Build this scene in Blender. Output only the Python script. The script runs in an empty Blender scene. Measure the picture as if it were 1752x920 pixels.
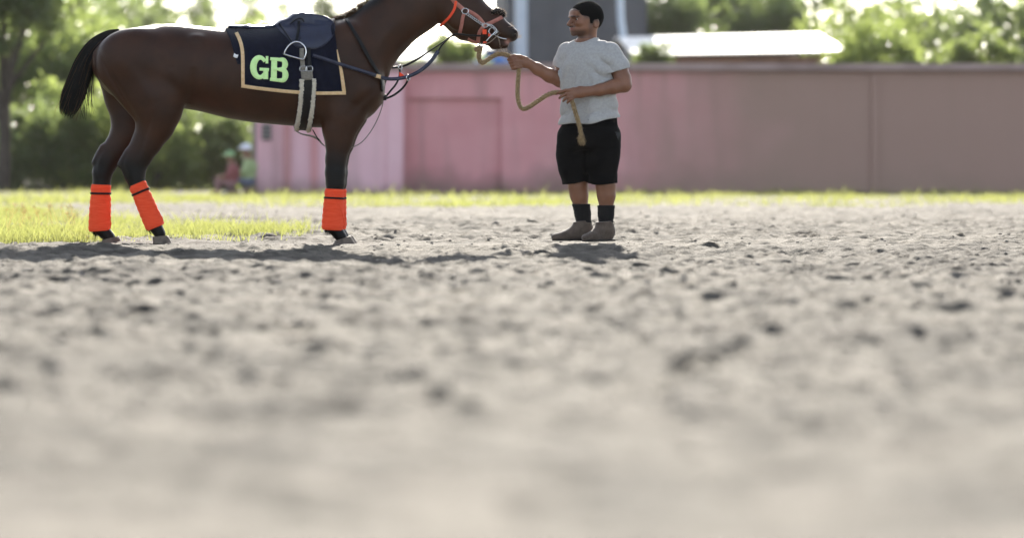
import bpy, bmesh, math, random
import numpy as np
R = math.radians
random.seed(7); rng = np.random.default_rng(7)
scene = bpy.context.scene
COL = scene.collection

# ------------------------------------------------------------------ camera
F_PX, W_PX = 4600.0, 1752.0            # focal length in photo pixels, frame width
CAM_H, PX0, PY0, S = 0.55, 600.0, 290.0, 230.0   # eye height, optical axis pixel, pixels per metre at 20 m
cam_d = bpy.data.cameras.new('camera'); cam = bpy.data.objects.new('camera', cam_d); COL.objects.link(cam)
cam.location = (0, 0, CAM_H); cam.rotation_euler = (R(90), 0, 0)
cam_d.sensor_width = 36; cam_d.lens = F_PX / W_PX * 36
cam_d.shift_x = (876 - PX0) / W_PX; cam_d.shift_y = -(460 - PY0) / W_PX
cam_d.clip_start = 0.5; cam_d.clip_end = 6000
cam_d.dof.use_dof = True; cam_d.dof.focus_distance = 19.85; cam_d.dof.aperture_fstop = 1.2
scene.camera = cam

# ------------------------------------------------------------------ sky, sun, exposure
SUN_EL, SUN_AZ = 24.0, 5.0             # behind the subject, a little to the right
world = bpy.data.worlds.new('World'); scene.world = world; world.use_nodes = True
wn = world.node_tree.nodes; wl = world.node_tree.links
sky = wn.new('ShaderNodeTexSky'); sky.sky_type = 'NISHITA'; sky.sun_disc = False
sky.sun_elevation = R(SUN_EL); sky.sun_rotation = R(SUN_AZ); sky.dust_density = 0.8; sky.air_density = 0.8
hs = wn.new('ShaderNodeHueSaturation'); hs.inputs['Saturation'].default_value = .55   # thin dusty sky, less blue
wl.new(sky.outputs[0], hs.inputs['Color']); wl.new(hs.outputs[0], wn['Background'].inputs[0]); wn['Background'].inputs[1].default_value = 0.102
sun_d = bpy.data.lights.new('sun', 'SUN'); sun_d.energy = 5.0; sun_d.angle = R(0.5); sun_d.color = (1, .93, .82)
sun = bpy.data.objects.new('sun', sun_d); COL.objects.link(sun)
sun.rotation_euler = (R(-(90 - SUN_EL)), 0, R(-SUN_AZ)); sun.location = (5, 60, 30)
vs = scene.view_settings; vs.view_transform = 'Standard'; vs.look = 'None'; vs.exposure = 1.8; vs.gamma = 1
vs.use_curve_mapping = False

# ------------------------------------------------------------------ helpers: materials
def mat(name, col, rough=.7, col2=None, scale=8, bump=0, bscale=60, spec=.4, metal=0, sheen=0, trans=None, attr=None, acol=None, detail=6, coord='Object', stretch=None):
    m = bpy.data.materials.new(name); m.use_nodes = True
    n, l = m.node_tree.nodes, m.node_tree.links
    b = n['Principled BSDF']; out = n['Material Output']
    b.inputs['Roughness'].default_value = rough; b.inputs['Specular IOR Level'].default_value = spec
    b.inputs['Metallic'].default_value = metal
    if sheen:
        b.inputs['Sheen Weight'].default_value = sheen; b.inputs['Sheen Roughness'].default_value = .35
    tc = n.new('ShaderNodeTexCoord'); src = tc.outputs[coord]
    if stretch:
        mp = n.new('ShaderNodeMapping'); mp.inputs['Scale'].default_value = stretch; l.new(src, mp.inputs[0]); src = mp.outputs[0]
    colout = None
    if col2 is not None:
        t = n.new('ShaderNodeTexNoise'); t.inputs['Scale'].default_value = scale; t.inputs['Detail'].default_value = detail
        l.new(src, t.inputs['Vector'])
        cr = n.new('ShaderNodeValToRGB'); cr.color_ramp.elements[0].position = .33; cr.color_ramp.elements[1].position = .67
        cr.color_ramp.elements[0].color = (*col, 1); cr.color_ramp.elements[1].color = (*col2, 1)
        l.new(t.outputs['Fac'], cr.inputs[0]); colout = cr.outputs[0]
    else:
        rgb = n.new('ShaderNodeRGB'); rgb.outputs[0].default_value = (*col, 1); colout = rgb.outputs[0]
    if attr:
        for an, ac in zip(attr, acol):
            a = n.new('ShaderNodeAttribute'); a.attribute_name = an
            mx = n.new('ShaderNodeMix'); mx.data_type = 'RGBA'
            l.new(a.outputs['Fac'], mx.inputs[0]); l.new(colout, mx.inputs[6]); mx.inputs[7].default_value = (*ac, 1); colout = mx.outputs[2]
    l.new(colout, b.inputs['Base Color'])
    if bump:
        t2 = n.new('ShaderNodeTexNoise'); t2.inputs['Scale'].default_value = bscale; t2.inputs['Detail'].default_value = 4
        l.new(src, t2.inputs['Vector'])
        bp = n.new('ShaderNodeBump'); bp.inputs['Strength'].default_value = bump; bp.inputs['Distance'].default_value = .02
        l.new(t2.outputs['Fac'], bp.inputs['Height']); l.new(bp.outputs[0], b.inputs['Normal'])
    if trans:
        tr = n.new('ShaderNodeBsdfTranslucent'); tr.inputs[0].default_value = (*trans[1], 1)
        ms = n.new('ShaderNodeMixShader'); ms.inputs[0].default_value = trans[0]
        l.new(b.outputs[0], ms.inputs[1]); l.new(tr.outputs[0], ms.inputs[2]); l.new(ms.outputs[0], out.inputs[0])
    return m

# ------------------------------------------------------------------ helpers: objects
def tag(o, label=None, cat=None, group=None, kind=None):
    if label: o['label'] = label
    if cat: o['category'] = cat
    if group: o['group'] = group
    if kind: o['kind'] = kind
    return o
def thing(name, label, cat, loc=(0, 0, 0), group=None):
    o = bpy.data.objects.new(name, None); COL.objects.link(o); o.location = loc; o.empty_display_size = .1
    return tag(o, label, cat, group)
def mesh_obj(name, verts, faces, material, parent=None, smooth=True, attrs=None):
    me = bpy.data.meshes.new(name)
    v = np.asarray(verts, dtype=np.float64)
    if parent is not None: v = v - np.array(base_of(parent))
    me.from_pydata(v.tolist(), [], faces if isinstance(faces, list) else faces.tolist()); me.update()
    if smooth: me.polygons.foreach_set('use_smooth', np.ones(len(me.polygons), bool))
    if attrs:
        for k, a in attrs.items():
            at = me.attributes.new(k, 'FLOAT', 'POINT'); at.data.foreach_set('value', np.asarray(a, np.float32))
    if material: me.materials.append(material)
    o = bpy.data.objects.new(name, me); COL.objects.link(o)
    if parent is not None: o.parent = parent
    return o
def base_of(p):
    x = np.array(p.location)
    return x if p.parent is None else x + base_of(p.parent)
def Wp(px, py, d=0.0, Y0=20.0):
    """model pixel (x, y, depth) -> world metres"""
    px, py, d = np.broadcast_arrays(np.asarray(px, float), np.asarray(py, float), np.asarray(d, float))
    return np.stack([(px - PX0) / S, Y0 + d / S, CAM_H + (PY0 - py) / S], -1)
def wpts(a, Y0=20.0):
    a = np.asarray(a, float); return Wp(a[:, 0], a[:, 1], a[:, 2], Y0)
def at(px, py, Y):
    """photo pixel at distance Y -> world"""
    return np.array([(px - PX0) * Y / F_PX, Y, CAM_H + (PY0 - py) * Y / F_PX])
def spline(pts, n):
    """Catmull-Rom through pts"""
    p = np.asarray(pts, float); p = np.vstack([2 * p[0] - p[1], p, 2 * p[-1] - p[-2]])
    out = []; m = len(p) - 3
    for t in np.linspace(0, m - 1e-6, n):
        i = int(t); u = t - i; a, b, c, d = p[i:i + 4]
        out.append(.5 * (2 * b + (c - a) * u + (2 * a - 5 * b + 4 * c - d) * u * u + (3 * b - a - 3 * c + d) * u ** 3))
    return np.array(out)
def tube(path, rad, n=8, cap=True, twist=None):
    """round tube along world path; rad scalar or per point"""
    P = np.asarray(path, float); m = len(P); rad = np.broadcast_to(np.asarray(rad, float), (m,))
    T = np.gradient(P, axis=0); T /= np.linalg.norm(T, axis=1)[:, None] + 1e-12
    up = np.array([0, 1., 0]) if abs(T[0][1]) < .8 else np.array([1., 0, 0])
    V = []; N0 = np.cross(T[0], up); N0 /= np.linalg.norm(N0)
    for i in range(m):
        N0 = N0 - T[i] * N0.dot(T[i]); N0 /= np.linalg.norm(N0) + 1e-12
        B = np.cross(T[i], N0)
        a = np.linspace(0, 2 * np.pi, n, endpoint=False)
        V.append(P[i] + rad[i] * (np.cos(a)[:, None] * N0 + np.sin(a)[:, None] * B))
    V = np.vstack(V); Fc = []
    for i in range(m - 1):
        for j in range(n):
            Fc.append((i * n + j, i * n + (j + 1) % n, (i + 1) * n + (j + 1) % n, (i + 1) * n + j))
    if cap: Fc.append(tuple(range(n - 1, -1, -1))); Fc.append(tuple((m - 1) * n + j for j in range(n)))
    return V, Fc
def join(parts):
    V, Fc, o = [], [], 0
    for v, f in parts:
        V.append(np.asarray(v)); Fc += [tuple(i + o for i in q) for q in f]; o += len(v)
    return np.vstack(V), Fc
def band(path, width_vec, normals, thick):
    """flat strap: path (n,3), width_vec (n,3) half width, normals (n,3) outward, thickness"""
    P = np.asarray(path); Wv = np.asarray(width_vec); N = np.asarray(normals); m = len(P)
    V = np.stack([P - Wv, P + Wv, P + Wv + N * thick, P - Wv + N * thick], 1).reshape(-1, 3)
    Fc = []
    for i in range(m - 1):
        for j in range(4):
            Fc.append((i * 4 + j, i * 4 + (j + 1) % 4, i * 4 + 4 + (j + 1) % 4, i * 4 + 4 + j))
    Fc += [(3, 2, 1, 0), tuple((m - 1) * 4 + j for j in range(4))]
    return V, Fc
def box(c, s, rz=0.0, bevel=0):
    x, y, z = np.array(s) / 2
    V = np.array([[-x, -y, -z], [x, -y, -z], [x, y, -z], [-x, y, -z], [-x, -y, z], [x, -y, z], [x, y, z], [-x, y, z]])
    ca, sa = math.cos(rz), math.sin(rz)
    V = np.stack([V[:, 0] * ca - V[:, 1] * sa, V[:, 0] * sa + V[:, 1] * ca, V[:, 2]], 1) + np.array(c)
    return V, [(0, 3, 2, 1), (4, 5, 6, 7), (0, 1, 5, 4), (1, 2, 6, 5), (2, 3, 7, 6), (3, 0, 4, 7)]
def strands(paths, r0, r1, n=3):
    """many thin hairs (list of (m,3) world paths) as one mesh"""
    parts_v, parts_f, o = [], [], 0
    for P in paths:
        m = len(P); v, f = tube(P, np.linspace(r0, r1, m), n, False)
        parts_v.append(v); parts_f += [tuple(i + o for i in q) for q in f]; o += len(v)
    return np.vstack(parts_v), parts_f

# ------------------------------------------------------------------ helpers: smooth-union solids
def smin(a, b, k):
    h = np.maximum(k - np.abs(a - b), 0) / k
    return np.minimum(a, b) - h * h * k * .25
def smax(a, b, k): return -smin(-a, -b, k)
def cap(a, b, ra, rb):
    """tapered limb a->b (x, y, depth); ra/rb = (radius in the picture plane, radius in depth)"""
    a = np.array(a, float); b = np.array(b, float)
    ra = np.array(ra if np.ndim(ra) else (ra, ra), float); rb = np.array(rb if np.ndim(rb) else (rb, rb), float)
    ab = b - a; L2 = max(ab.dot(ab), 1e-9)
    def f(x, y, d):
        t = np.clip(((x - a[0]) * ab[0] + (y - a[1]) * ab[1] + (d - a[2]) * ab[2]) / L2, 0, 1)
        ex = x - a[0] - t * ab[0]; ey = y - a[1] - t * ab[1]; ed = d - a[2] - t * ab[2]
        ri = ra[0] + t * (rb[0] - ra[0]); rd = ra[1] + t * (rb[1] - ra[1])
        e2 = ex * ex + ey * ey; d2 = ed * ed
        k0 = np.sqrt(e2 / ri ** 2 + d2 / rd ** 2); k1 = np.sqrt(e2 / ri ** 4 + d2 / rd ** 4)
        return np.where(k0 < 1e-3, -np.minimum(ri, rd), k0 * (k0 - 1) / np.maximum(k1, 1e-6))
    m = max(ra.max(), rb.max())
    return f, np.minimum(a, b) - m, np.maximum(a, b) + m
def ell(c, r, ang=0.0, yaw=0.0):
    """ellipsoid, ang turns it in the picture plane, yaw about the vertical"""
    c = np.array(c, float); r = np.array(r, float); ca, sa = math.cos(ang), math.sin(ang); cy, sy = math.cos(yaw), math.sin(yaw)
    def f(x, y, d):
        ex, ey, ed = x - c[0], y - c[1], d - c[2]
        u = ex * cy + ed * sy; w = -ex * sy + ed * cy
        p = u * ca + ey * sa; q = -u * sa + ey * ca
        k0 = np.sqrt((p / r[0]) ** 2 + (q / r[1]) ** 2 + (w / r[2]) ** 2)
        k1 = np.sqrt((p / r[0] ** 2) ** 2 + (q / r[1] ** 2) ** 2 + (w / r[2] ** 2) ** 2)
        return np.where(k0 < 1e-3, -r.min(), k0 * (k0 - 1) / np.maximum(k1, 1e-6))
    m = r.max(); return f, c - m, c + m
def chain(pts):
    """list of (x, y, d, r_in, r_depth) -> list of limbs"""
    return [cap(p[:3], q[:3], p[3:5], q[3:5]) for p, q in zip(pts[:-1], pts[1:])]
class Solid:
    def __init__(self): self.ops = []
    def add(self, prim, k=6.0, op='u'):
        for p in (prim if isinstance(prim, list) else [prim]): self.ops.append((p, k, op))
        return self
    def __call__(self, x, y, d):
        x, y, d = np.broadcast_arrays(x, y, d); Fv = np.full(x.shape, 60.0)
        for (f, lo, hi), k, op in self.ops:
            v = f(x, y, d); Fv = smin(Fv, v, k) if op == 'u' else smax(Fv, -v, k)
        return Fv
    def grid(self, lo, hi, h):
        ax = [np.arange(l, u + h, h, dtype=np.float32) for l, u in zip(lo, hi)]
        Fv = np.full([len(a) for a in ax], 60.0, np.float32)
        for (f, l, u), k, op in self.ops:
            sl = []
            for a, q, w in zip(ax, l, u):
                i0 = max(int(np.searchsorted(a, q - k - 2 * h)), 0); i1 = int(np.searchsorted(a, w + k + 2 * h)); sl.append(slice(i0, i1))
            if any(s.stop <= s.start for s in sl): continue
            v = f(ax[0][sl[0]][:, None, None], ax[1][sl[1]][None, :, None], ax[2][sl[2]][None, None, :]).astype(np.float32)
            Fv[tuple(sl)] = smin(Fv[tuple(sl)], v, k) if op == 'u' else smax(Fv[tuple(sl)], -v, k)
        return ax, Fv
def loft(axis, tab, L=None, n=2.2):
    """solid swept along 'x' or 'y': rows (s, c1, c2, r1, r2). axis x: c1,r1 vertical, c2,r2 depth.
    axis y: section in (x, depth), L = unit lateral direction for r1, r2 across it"""
    tab = np.array(tab, float); s = tab[:, 0]
    ext = max(tab[:, 3].max(), tab[:, 4].max())
    def f(x, y, d):
        t = x if axis == 'x' else y
        g = [np.interp(t, s, tab[:, i]) for i in range(1, 5)]
        if axis == 'x': e1, e2 = y - g[0], d - g[1]
        else:
            ex, ed = x - g[0], d - g[1]; l = L or (1.0, 0.0); e1, e2 = ex * l[0] + ed * l[1], -ex * l[1] + ed * l[0]
        a, b = np.abs(e1) / g[2], np.abs(e2) / g[3]
        k0 = (a ** n + b ** n + 1e-9) ** (1 / n); rr = np.sqrt(e1 * e1 + e2 * e2) / np.maximum(k0, 1e-6)
        dist = (k0 - 1) * np.where(k0 < 1e-2, np.minimum(g[2], g[3]), rr)
        over = np.maximum(s[0] - t, t - s[-1])
        return np.where(over > 0, np.sqrt(np.maximum(dist, 0) ** 2 + over ** 2), np.maximum(dist, over))
    if axis == 'x': lo = (s[0], (tab[:, 1] - tab[:, 3]).min(), (tab[:, 2] - tab[:, 4]).min()); hi = (s[-1], (tab[:, 1] + tab[:, 3]).max(), (tab[:, 2] + tab[:, 4]).max())
    else: lo = (tab[:, 1].min() - ext, s[0], tab[:, 2].min() - ext); hi = (tab[:, 1].max() + ext, s[-1], tab[:, 2].max() + ext)
    return f, np.array(lo, float), np.array(hi, float)
def nets(ax, Fv):
    """surface nets: grid -> vertices (in model pixels) and quads"""
    ins = Fv < 0
    c = [(i, j, k) for i in (0, 1) for j in (0, 1) for k in (0, 1)]
    sh = tuple(s - 1 for s in Fv.shape)
    cnt = np.zeros(sh, np.int8)
    for i, j, k in c: cnt += ins[i:i + sh[0], j:j + sh[1], k:k + sh[2]]
    act = np.argwhere((cnt > 0) & (cnt < 8)); vid = np.full(sh, -1, np.int64); vid[tuple(act.T)] = np.arange(len(act))
    val = {q: Fv[act[:, 0] + q[0], act[:, 1] + q[1], act[:, 2] + q[2]] for q in c}
    acc = np.zeros((len(act), 3)); nn = np.zeros(len(act))
    for a in c:
        for dim in range(3):
            if a[dim]: continue
            b = list(a); b[dim] = 1; b = tuple(b); va, vb = val[a], val[b]
            m = (va < 0) != (vb < 0); t = np.where(m, va / np.where(m, va - vb, 1), 0)
            pt = np.tile(np.array(a, float), (len(act), 1)); pt[:, dim] += t
            acc[m] += pt[m]; nn[m] += 1
    P = act + acc / np.maximum(nn, 1)[:, None]; h = ax[0][1] - ax[0][0]
    P = P * h + np.array([a[0] for a in ax])
    Q = []
    for dim in range(3):
        o = [d for d in range(3) if d != dim]
        sa = [slice(None)] * 3; sb = [slice(None)] * 3; sa[dim] = slice(0, -1); sb[dim] = slice(1, None)
        A, B = ins[tuple(sa)], ins[tuple(sb)]
        e = np.argwhere(A != B); ok = (e[:, o[0]] > 0) & (e[:, o[1]] > 0) & (e[:, o[0]] < Fv.shape[o[0]] - 1) & (e[:, o[1]] < Fv.shape[o[1]] - 1)
        e = e[ok]; fl = A[tuple(e.T)]
        def cell(d0, d1):
            q = e.copy(); q[:, o[0]] -= d0; q[:, o[1]] -= d1; return vid[tuple(q.T)]
        q = np.stack([cell(1, 1), cell(0, 1), cell(0, 0), cell(1, 0)], 1)
        flip = fl if dim != 1 else ~fl
        q[~flip] = q[~flip][:, ::-1]; Q.append(q)
    return P, np.vstack(Q)
def relax(P, Q, it=2, w=.5):
    n = len(P)
    for _ in range(it):
        s = np.zeros_like(P); k = np.zeros(n)
        for a in range(4):
            for b in ((a + 1) % 4, (a - 1) % 4):
                np.add.at(s, Q[:, a], P[Q[:, b]]); np.add.at(k, Q[:, a], 1)
        P = P * (1 - w) + w * s / np.maximum(k, 1)[:, None]
    return P
def solid_mesh(sol, lo, hi, h, it=1):
    ax, Fv = sol.grid(lo, hi, h); P, Q = nets(ax, Fv); sol.field = Field(ax, Fv)
    # model pixel y runs down, so world handedness flips: reverse the quads
    return relax(P, Q, it), Q[:, ::-1]
class Field:
    """a solid sampled on its grid: fast lookup for fitting straps and cloth"""
    def __init__(self, ax, Fv): self.ax, self.F, self.h = ax, Fv, float(ax[0][1] - ax[0][0]); self.o = [float(a[0]) for a in ax]
    def __call__(self, x, y, d):
        i, t = [], []
        for c, o, n in zip(np.broadcast_arrays(x, y, d), self.o, self.F.shape):
            q = np.clip((np.asarray(c, float) - o) / self.h, 0, n - 1.001); k = q.astype(int); i.append(k); t.append(q - k)
        out = 0
        for a in (0, 1):
            for b in (0, 1):
                for c in (0, 1):
                    w = (t[0] if a else 1 - t[0]) * (t[1] if b else 1 - t[1]) * (t[2] if c else 1 - t[2])
                    out = out + w * self.F[i[0] + a, i[1] + b, i[2] + c]
        return out
def snap(P, sol, off, it=8):
    P = np.array(P, float)
    for _ in range(it):
        x, y, d = P.T; e = .6; v = sol(x, y, d)
        g = np.stack([sol(x + e, y, d) - v, sol(x, y + e, d) - v, sol(x, y, d + e) - v], 1) / e
        g2 = (g * g).sum(1); st = np.clip((off - v) / np.maximum(g2, .1), -8, 8); P += g * st[:, None]
    return P
def drape(xy, sol, off, d0=-100.0, far=False):
    """march from the camera side onto the solid at the given (x, y)"""
    xy = np.asarray(xy, float); s = -1.0 if far else 1.0; d = np.full(len(xy), d0 * s)
    for _ in range(70):
        v = sol(xy[:, 0], xy[:, 1], d) - off; d = d + s * np.clip(v * .8, -4, 4)
        d = np.clip(d, -150, 150)
    return np.column_stack([xy, d])

# ================================================================== THE HORSE (model pixels, depth < 0 towards the camera)
trunk_tab = np.array([  # x, top y, bottom y, half width
 (157, 99, 113, 8), (161, 86, 126, 22), (168, 75, 142, 35), (180, 65, 156, 46), (200, 57, 168, 57), (230, 48, 178, 65), (260, 42.5, 182, 68),
 (300, 41, 184, 68), (340, 45, 190, 69), (385, 50, 202, 72), (430, 51, 209.5, 74), (480, 48, 214, 73), (530, 42, 218, 68), (560, 37, 219, 62),
 (590, 38, 218, 56), (620, 60, 209, 49), (640, 88, 196, 38), (652, 112, 182, 24), (658, 130, 166, 9)], float)
TR = np.column_stack([trunk_tab[:, 0], (trunk_tab[:, 1] + trunk_tab[:, 2]) / 2, np.zeros(len(trunk_tab)), (trunk_tab[:, 2] - trunk_tab[:, 1]) / 2, trunk_tab[:, 3]])
xs = np.linspace(157, 658, 160)   # smooth the table
TRs = np.column_stack([xs] + [np.convolve(np.pad(np.interp(xs, TR[:, 0], TR[:, i]), 4, 'edge'), np.ones(9) / 9, 'valid') for i in range(1, 5)])
TRs[0] = TR[0]; TRs[-1] = TR[-1]
H = Solid()
H.add(loft('x', TRs), 6)
# neck and head
H.add(chain([(622, 84, 0, 60, 45), (668, 38, 0, 46, 30), (712, 8, 0, 44, 25), (748, -24, 0, 36, 23)]), 22)
HEAD = Solid()
HEAD.add(chain([(752, -30, 0, 30, 22), (780, 4, 0, 42, 25), (797, 28, 0, 37, 25)]), 10)
HEAD.add(chain([(797, 26, 0, 36, 22), (820, 38, 0, 30, 18), (842, 44, 0, 21, 15), (866, 56, 0, 15, 14)]), 10)
HEAD.add(chain([(864, 56, 0, 15, 14), (875, 60, 0, 12, 13)]), 6)
HEAD.add(chain([(800, 48, 0, 24, 15), (826, 62, 0, 13, 11), (846, 73, 0, 8.5, 10), (862, 77, 0, 6, 9)]), 8)
HEAD.add(chain([(845, 79, 0, 6, 8), (866, 78, 0, 4, 7)]), 5)
for s in (-1, 1):
    HEAD.add(ell((880, 58, s * 10), (5, 6, 5), .5), 5); HEAD.add(ell((881, 58, s * 15), (3.4, 4.6, 4), .5), 3, 's')   # nostril
    HEAD.add(ell((792, -8, s * 21), (9, 7, 5), .6), 6)                                     # brow over the eye
    HEAD.add(ell((785, 30, s * 20), (22, 22, 8)), 8)                                       # cheek
    HEAD.add(chain([(812, 28, s * 17, 4, 4), (846, 46, s * 13, 3, 3)]), 6)                 # facial crest
    HEAD.add(chain([(744, -52, s * 12, 9, 7), (738, -76, s * 17, 9, 5), (744, -98, s * 18, 3, 2)]), 6)   # ear
H.ops += HEAD.ops
# shoulders, chest, flank, hip
for s in (-1, 1):
    H.add(chain([(596, 70, s * 32, 28, 17), (624, 150, s * 34, 27, 17)]), 20)
    H.add(chain([(618, 160, s * 32, 27, 19), (584, 196, s * 34, 29, 19)]), 16)
    H.add(ell((339, 70, s * 50), (11, 7, 9)), 10)
    H.add(ell((230, 95, s * 40), (56, 42, 30)), 20)
for s in (-1, 1): H.add(ell((634, 156, s * 18), (19, 34, 17)), 14)
# near hind leg (forward), far hind leg (back)
H.add(chain([(222, 112, -36, 54, 30), (268, 166, -38, 53, 28), (272, 192, -36, 40, 26), (268, 215, -34, 32, 22), (254, 243, -33, 25, 18), (240, 266, -32, 22.5, 15.5), (231, 282, -32, 21.5, 13.5), (233, 298, -32, 17.5, 12.5), (237, 316, -32, 13, 11), (254, 355, -32, 10, 9.5), (267, 384, -32, 11.5, 11)]), 6)
H.add(chain([(207, 282, -32, 3.5, 5), (221, 262, -32, 5, 6)]), 8)
H.add(chain([(267, 385, -32, 11.5, 11), (276, 399, -33, 10, 10.5)]), 4)
H.add(chain([(198, 112, 34, 38, 28), (216, 165, 36, 40, 26), (220, 200, 34, 33, 23), (214, 226, 33, 27, 19), (197, 253, 32, 21.5, 16), (180, 276, 32, 19, 14), (172, 296, 32, 16.5, 13), (171, 316, 32, 14.5, 11.5), (168, 355, 32, 11, 10), (168, 390, 32, 12.5, 11)]), 6)
H.add(chain([(157, 278, 32, 3.5, 5), (172, 252, 32, 5, 6)]), 8)
H.add(chain([(169, 391, 32, 12.5, 11), (184, 407, 32, 10.5, 10.5)]), 4)
# fore legs
def foreleg(dx, d):
    H.add(chain([(590 + dx, 196, d, 36, 23), (581 + dx, 222, d, 29, 20), (580 + dx, 242, d, 23, 17), (575 + dx, 272, d, 17.5, 14), (574 + dx, 296, d, 17, 14), (574 + dx, 314, d, 15.5, 13), (573 + dx, 330, d, 12, 11), (571 + dx, 360, d, 11, 10), (569 + dx, 384, d, 12.5, 11)]), 6)
    H.add(chain([(570 + dx, 386, d, 12.5, 11), (584 + dx, 405, d, 10, 10.5)]), 4)
foreleg(0, -29); foreleg(3, 29)
hp, hq = solid_mesh(H, (150, -106, -96), (896, 418, 96), 2.1, 2)
def groove(P, line, depth, w):
    """press a shallow furrow (or raise a ridge) along a line on both flanks"""
    g = np.zeros(len(P)); c = spline(line, 40)
    k = (P[:, 0] > c[:, 0].min() - 4 * w) & (P[:, 0] < c[:, 0].max() + 4 * w) & (P[:, 1] > c[:, 1].min() - 4 * w) & (P[:, 1] < c[:, 1].max() + 4 * w)
    d2 = ((P[k][:, None, :2] - c[None]) ** 2).sum(-1); j = d2.argmin(1); fade = np.sin(np.clip(j / 39, 0, 1) * np.pi) ** .5
    P[k, 2] -= np.sign(P[k, 2]) * np.minimum(depth * np.exp(-d2.min(1) / w ** 2) * fade, np.abs(P[k, 2]) * .5)
for ln, dp, w in (([(172, 84), (196, 135), (222, 180), (242, 212)], 3.6, 5), ([(336, 118), (333, 150), (327, 178)], 3.4, 6), ([(598, 58), (632, 105), (650, 146)], 2.8, 7), ([(566, 100), (560, 150), (554, 212)], 2.4, 7), ([(268, 190), (252, 236), (238, 272)], 2.0, 4), ([(738, 44), (692, 84), (664, 116)], 3.0, 6), ([(592, 212), (584, 250), (579, 290)], 1.6, 4),
    ([(650, 150), (618, 176), (590, 205)], 2.2, 6), ([(230, 60), (262, 92), (300, 120)], 1.8, 12), ([(300, 120), (310, 150), (318, 172)], -2.0, 9), ([(600, 96), (612, 140), (606, 178)], -2.4, 10), ([(690, 30), (660, 62), (634, 96)], -2.2, 9), ([(208, 100), (240, 140), (268, 176)], -2.4, 12), ([(222, 262), (214, 280), (222, 304)], 1.6, 3), ([(180, 256), (168, 278), (168, 304)], 1.6, 3)): groove(hp, ln, dp, w)
for i in range(8): x0 = 372 + i * 18; groove(hp, [(x0 + 16, 108), (x0 + 5, 145), (x0 - 8, 186)], .75, 4)
black = np.clip((hp[:, 1] - 232) / 62, 0, 1); black = black * black * (3 - 2 * black)
crest = np.interp(hp[:, 0], [560, 590, 640, 700, 750], [30, 32, 6, -34, -62])
top = np.where((hp[:, 0] > 575) & (hp[:, 0] < 770), np.clip(1 - (hp[:, 1] - crest) / 14, 0, 1), 0)
muz = np.clip((hp[:, 0] - 852) / 26, 0, 1) * .8
lip = np.exp(-((hp[:, 0] - 868) ** 2 + (hp[:, 1] - 72) ** 2) / 18)
m_coat = mat('bay_coat', (.026, .0100, .0048), .40, (.044, .0170, .0078), 7, .22, 320, spec=.2, sheen=.0, attr=['points', 'lip'], acol=[(.0018, .0014, .0012), (.42, .22, .18)])
horse = thing('horse', 'dark bay horse in saddle cloth and orange leg wraps standing side on', 'horse', Wp(400, 416.5, 0).tolist())
mesh_obj('body', wpts(hp), hq, m_coat, horse, attrs={'points': np.clip(np.maximum(np.maximum(black, top), muz), 0, 1), 'lip': lip})
m_eye = mat('horse_eye', (.006, .004, .003), .08, spec=.8)
for s in (-1, 1):
    c = Wp(794, -3, s * 22.5)
    v, f = [], []
    bm = bmesh.new(); bmesh.ops.create_uvsphere(bm, u_segments=16, v_segments=10, radius=.022)
    v = np.array([q.co[:] for q in bm.verts]) + c; f = [tuple(q.index for q in p.verts) for p in bm.faces]; bm.free()
    mesh_obj('eye', v, f, m_eye, horse)
m_hoof = mat('hoof_horn', (.085, .066, .052), .7, (.16, .128, .10), 30, .3, 200)
def hoof(xh, xt, xc0, xc1, yc0, yc1, d, yaw=0.0, tilt=0.0):
    """wall: coronet ellipse (xc0..xc1 at yc0..yc1) down to ground ellipse (xh..xt)"""
    V = []; n = 28; rings = []
    for t in np.linspace(0, 1, 7):
        x0 = xc0 + (xh - xc0) * t; x1 = xc1 + (xt - xc1) * t
        y0 = yc0 + (416.8 - yc0) * t; y1 = yc1 + (416.8 - yc1) * t; ry = 12.5 + 4.0 * t
        ring = []
        for a in np.linspace(0, 2 * np.pi, n, endpoint=False):
            u = .5 + .5 * math.cos(a)
            ex = x0 + (x1 - x0) * u - (x0 + x1) / 2; ed = ry * math.sin(a) * (1.08 - .16 * u)
            cx = (x0 + x1) / 2; cyw, syw = math.cos(yaw), math.sin(yaw)
            ring.append((cx + ex * cyw + ed * syw, y0 + (y1 - y0) * u + tilt * t * ex * .01 + .35 * math.sin(t * 20), d - ex * syw + ed * cyw))
        V += ring
    Fc = [(i * n + j, i * n + (j + 1) % n, (i + 1) * n + (j + 1) % n, (i + 1) * n + j) for i in range(6) for j in range(n)]
    Fc += [tuple(range(n - 1, -1, -1)), tuple(6 * n + j for j in range(n))]
    mesh_obj('hoof', wpts(V), Fc, m_hoof, horse)
hoof(170, 207, 172, 200, 411, 404.5, 32)
hoof(264, 299, 263, 291, 405, 402, -33, yaw=.75)
hoof(570, 609, 573, 600, 411, 402.5, -29)
hoof(573, 612, 576, 603, 411, 402.5, 29)
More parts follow.
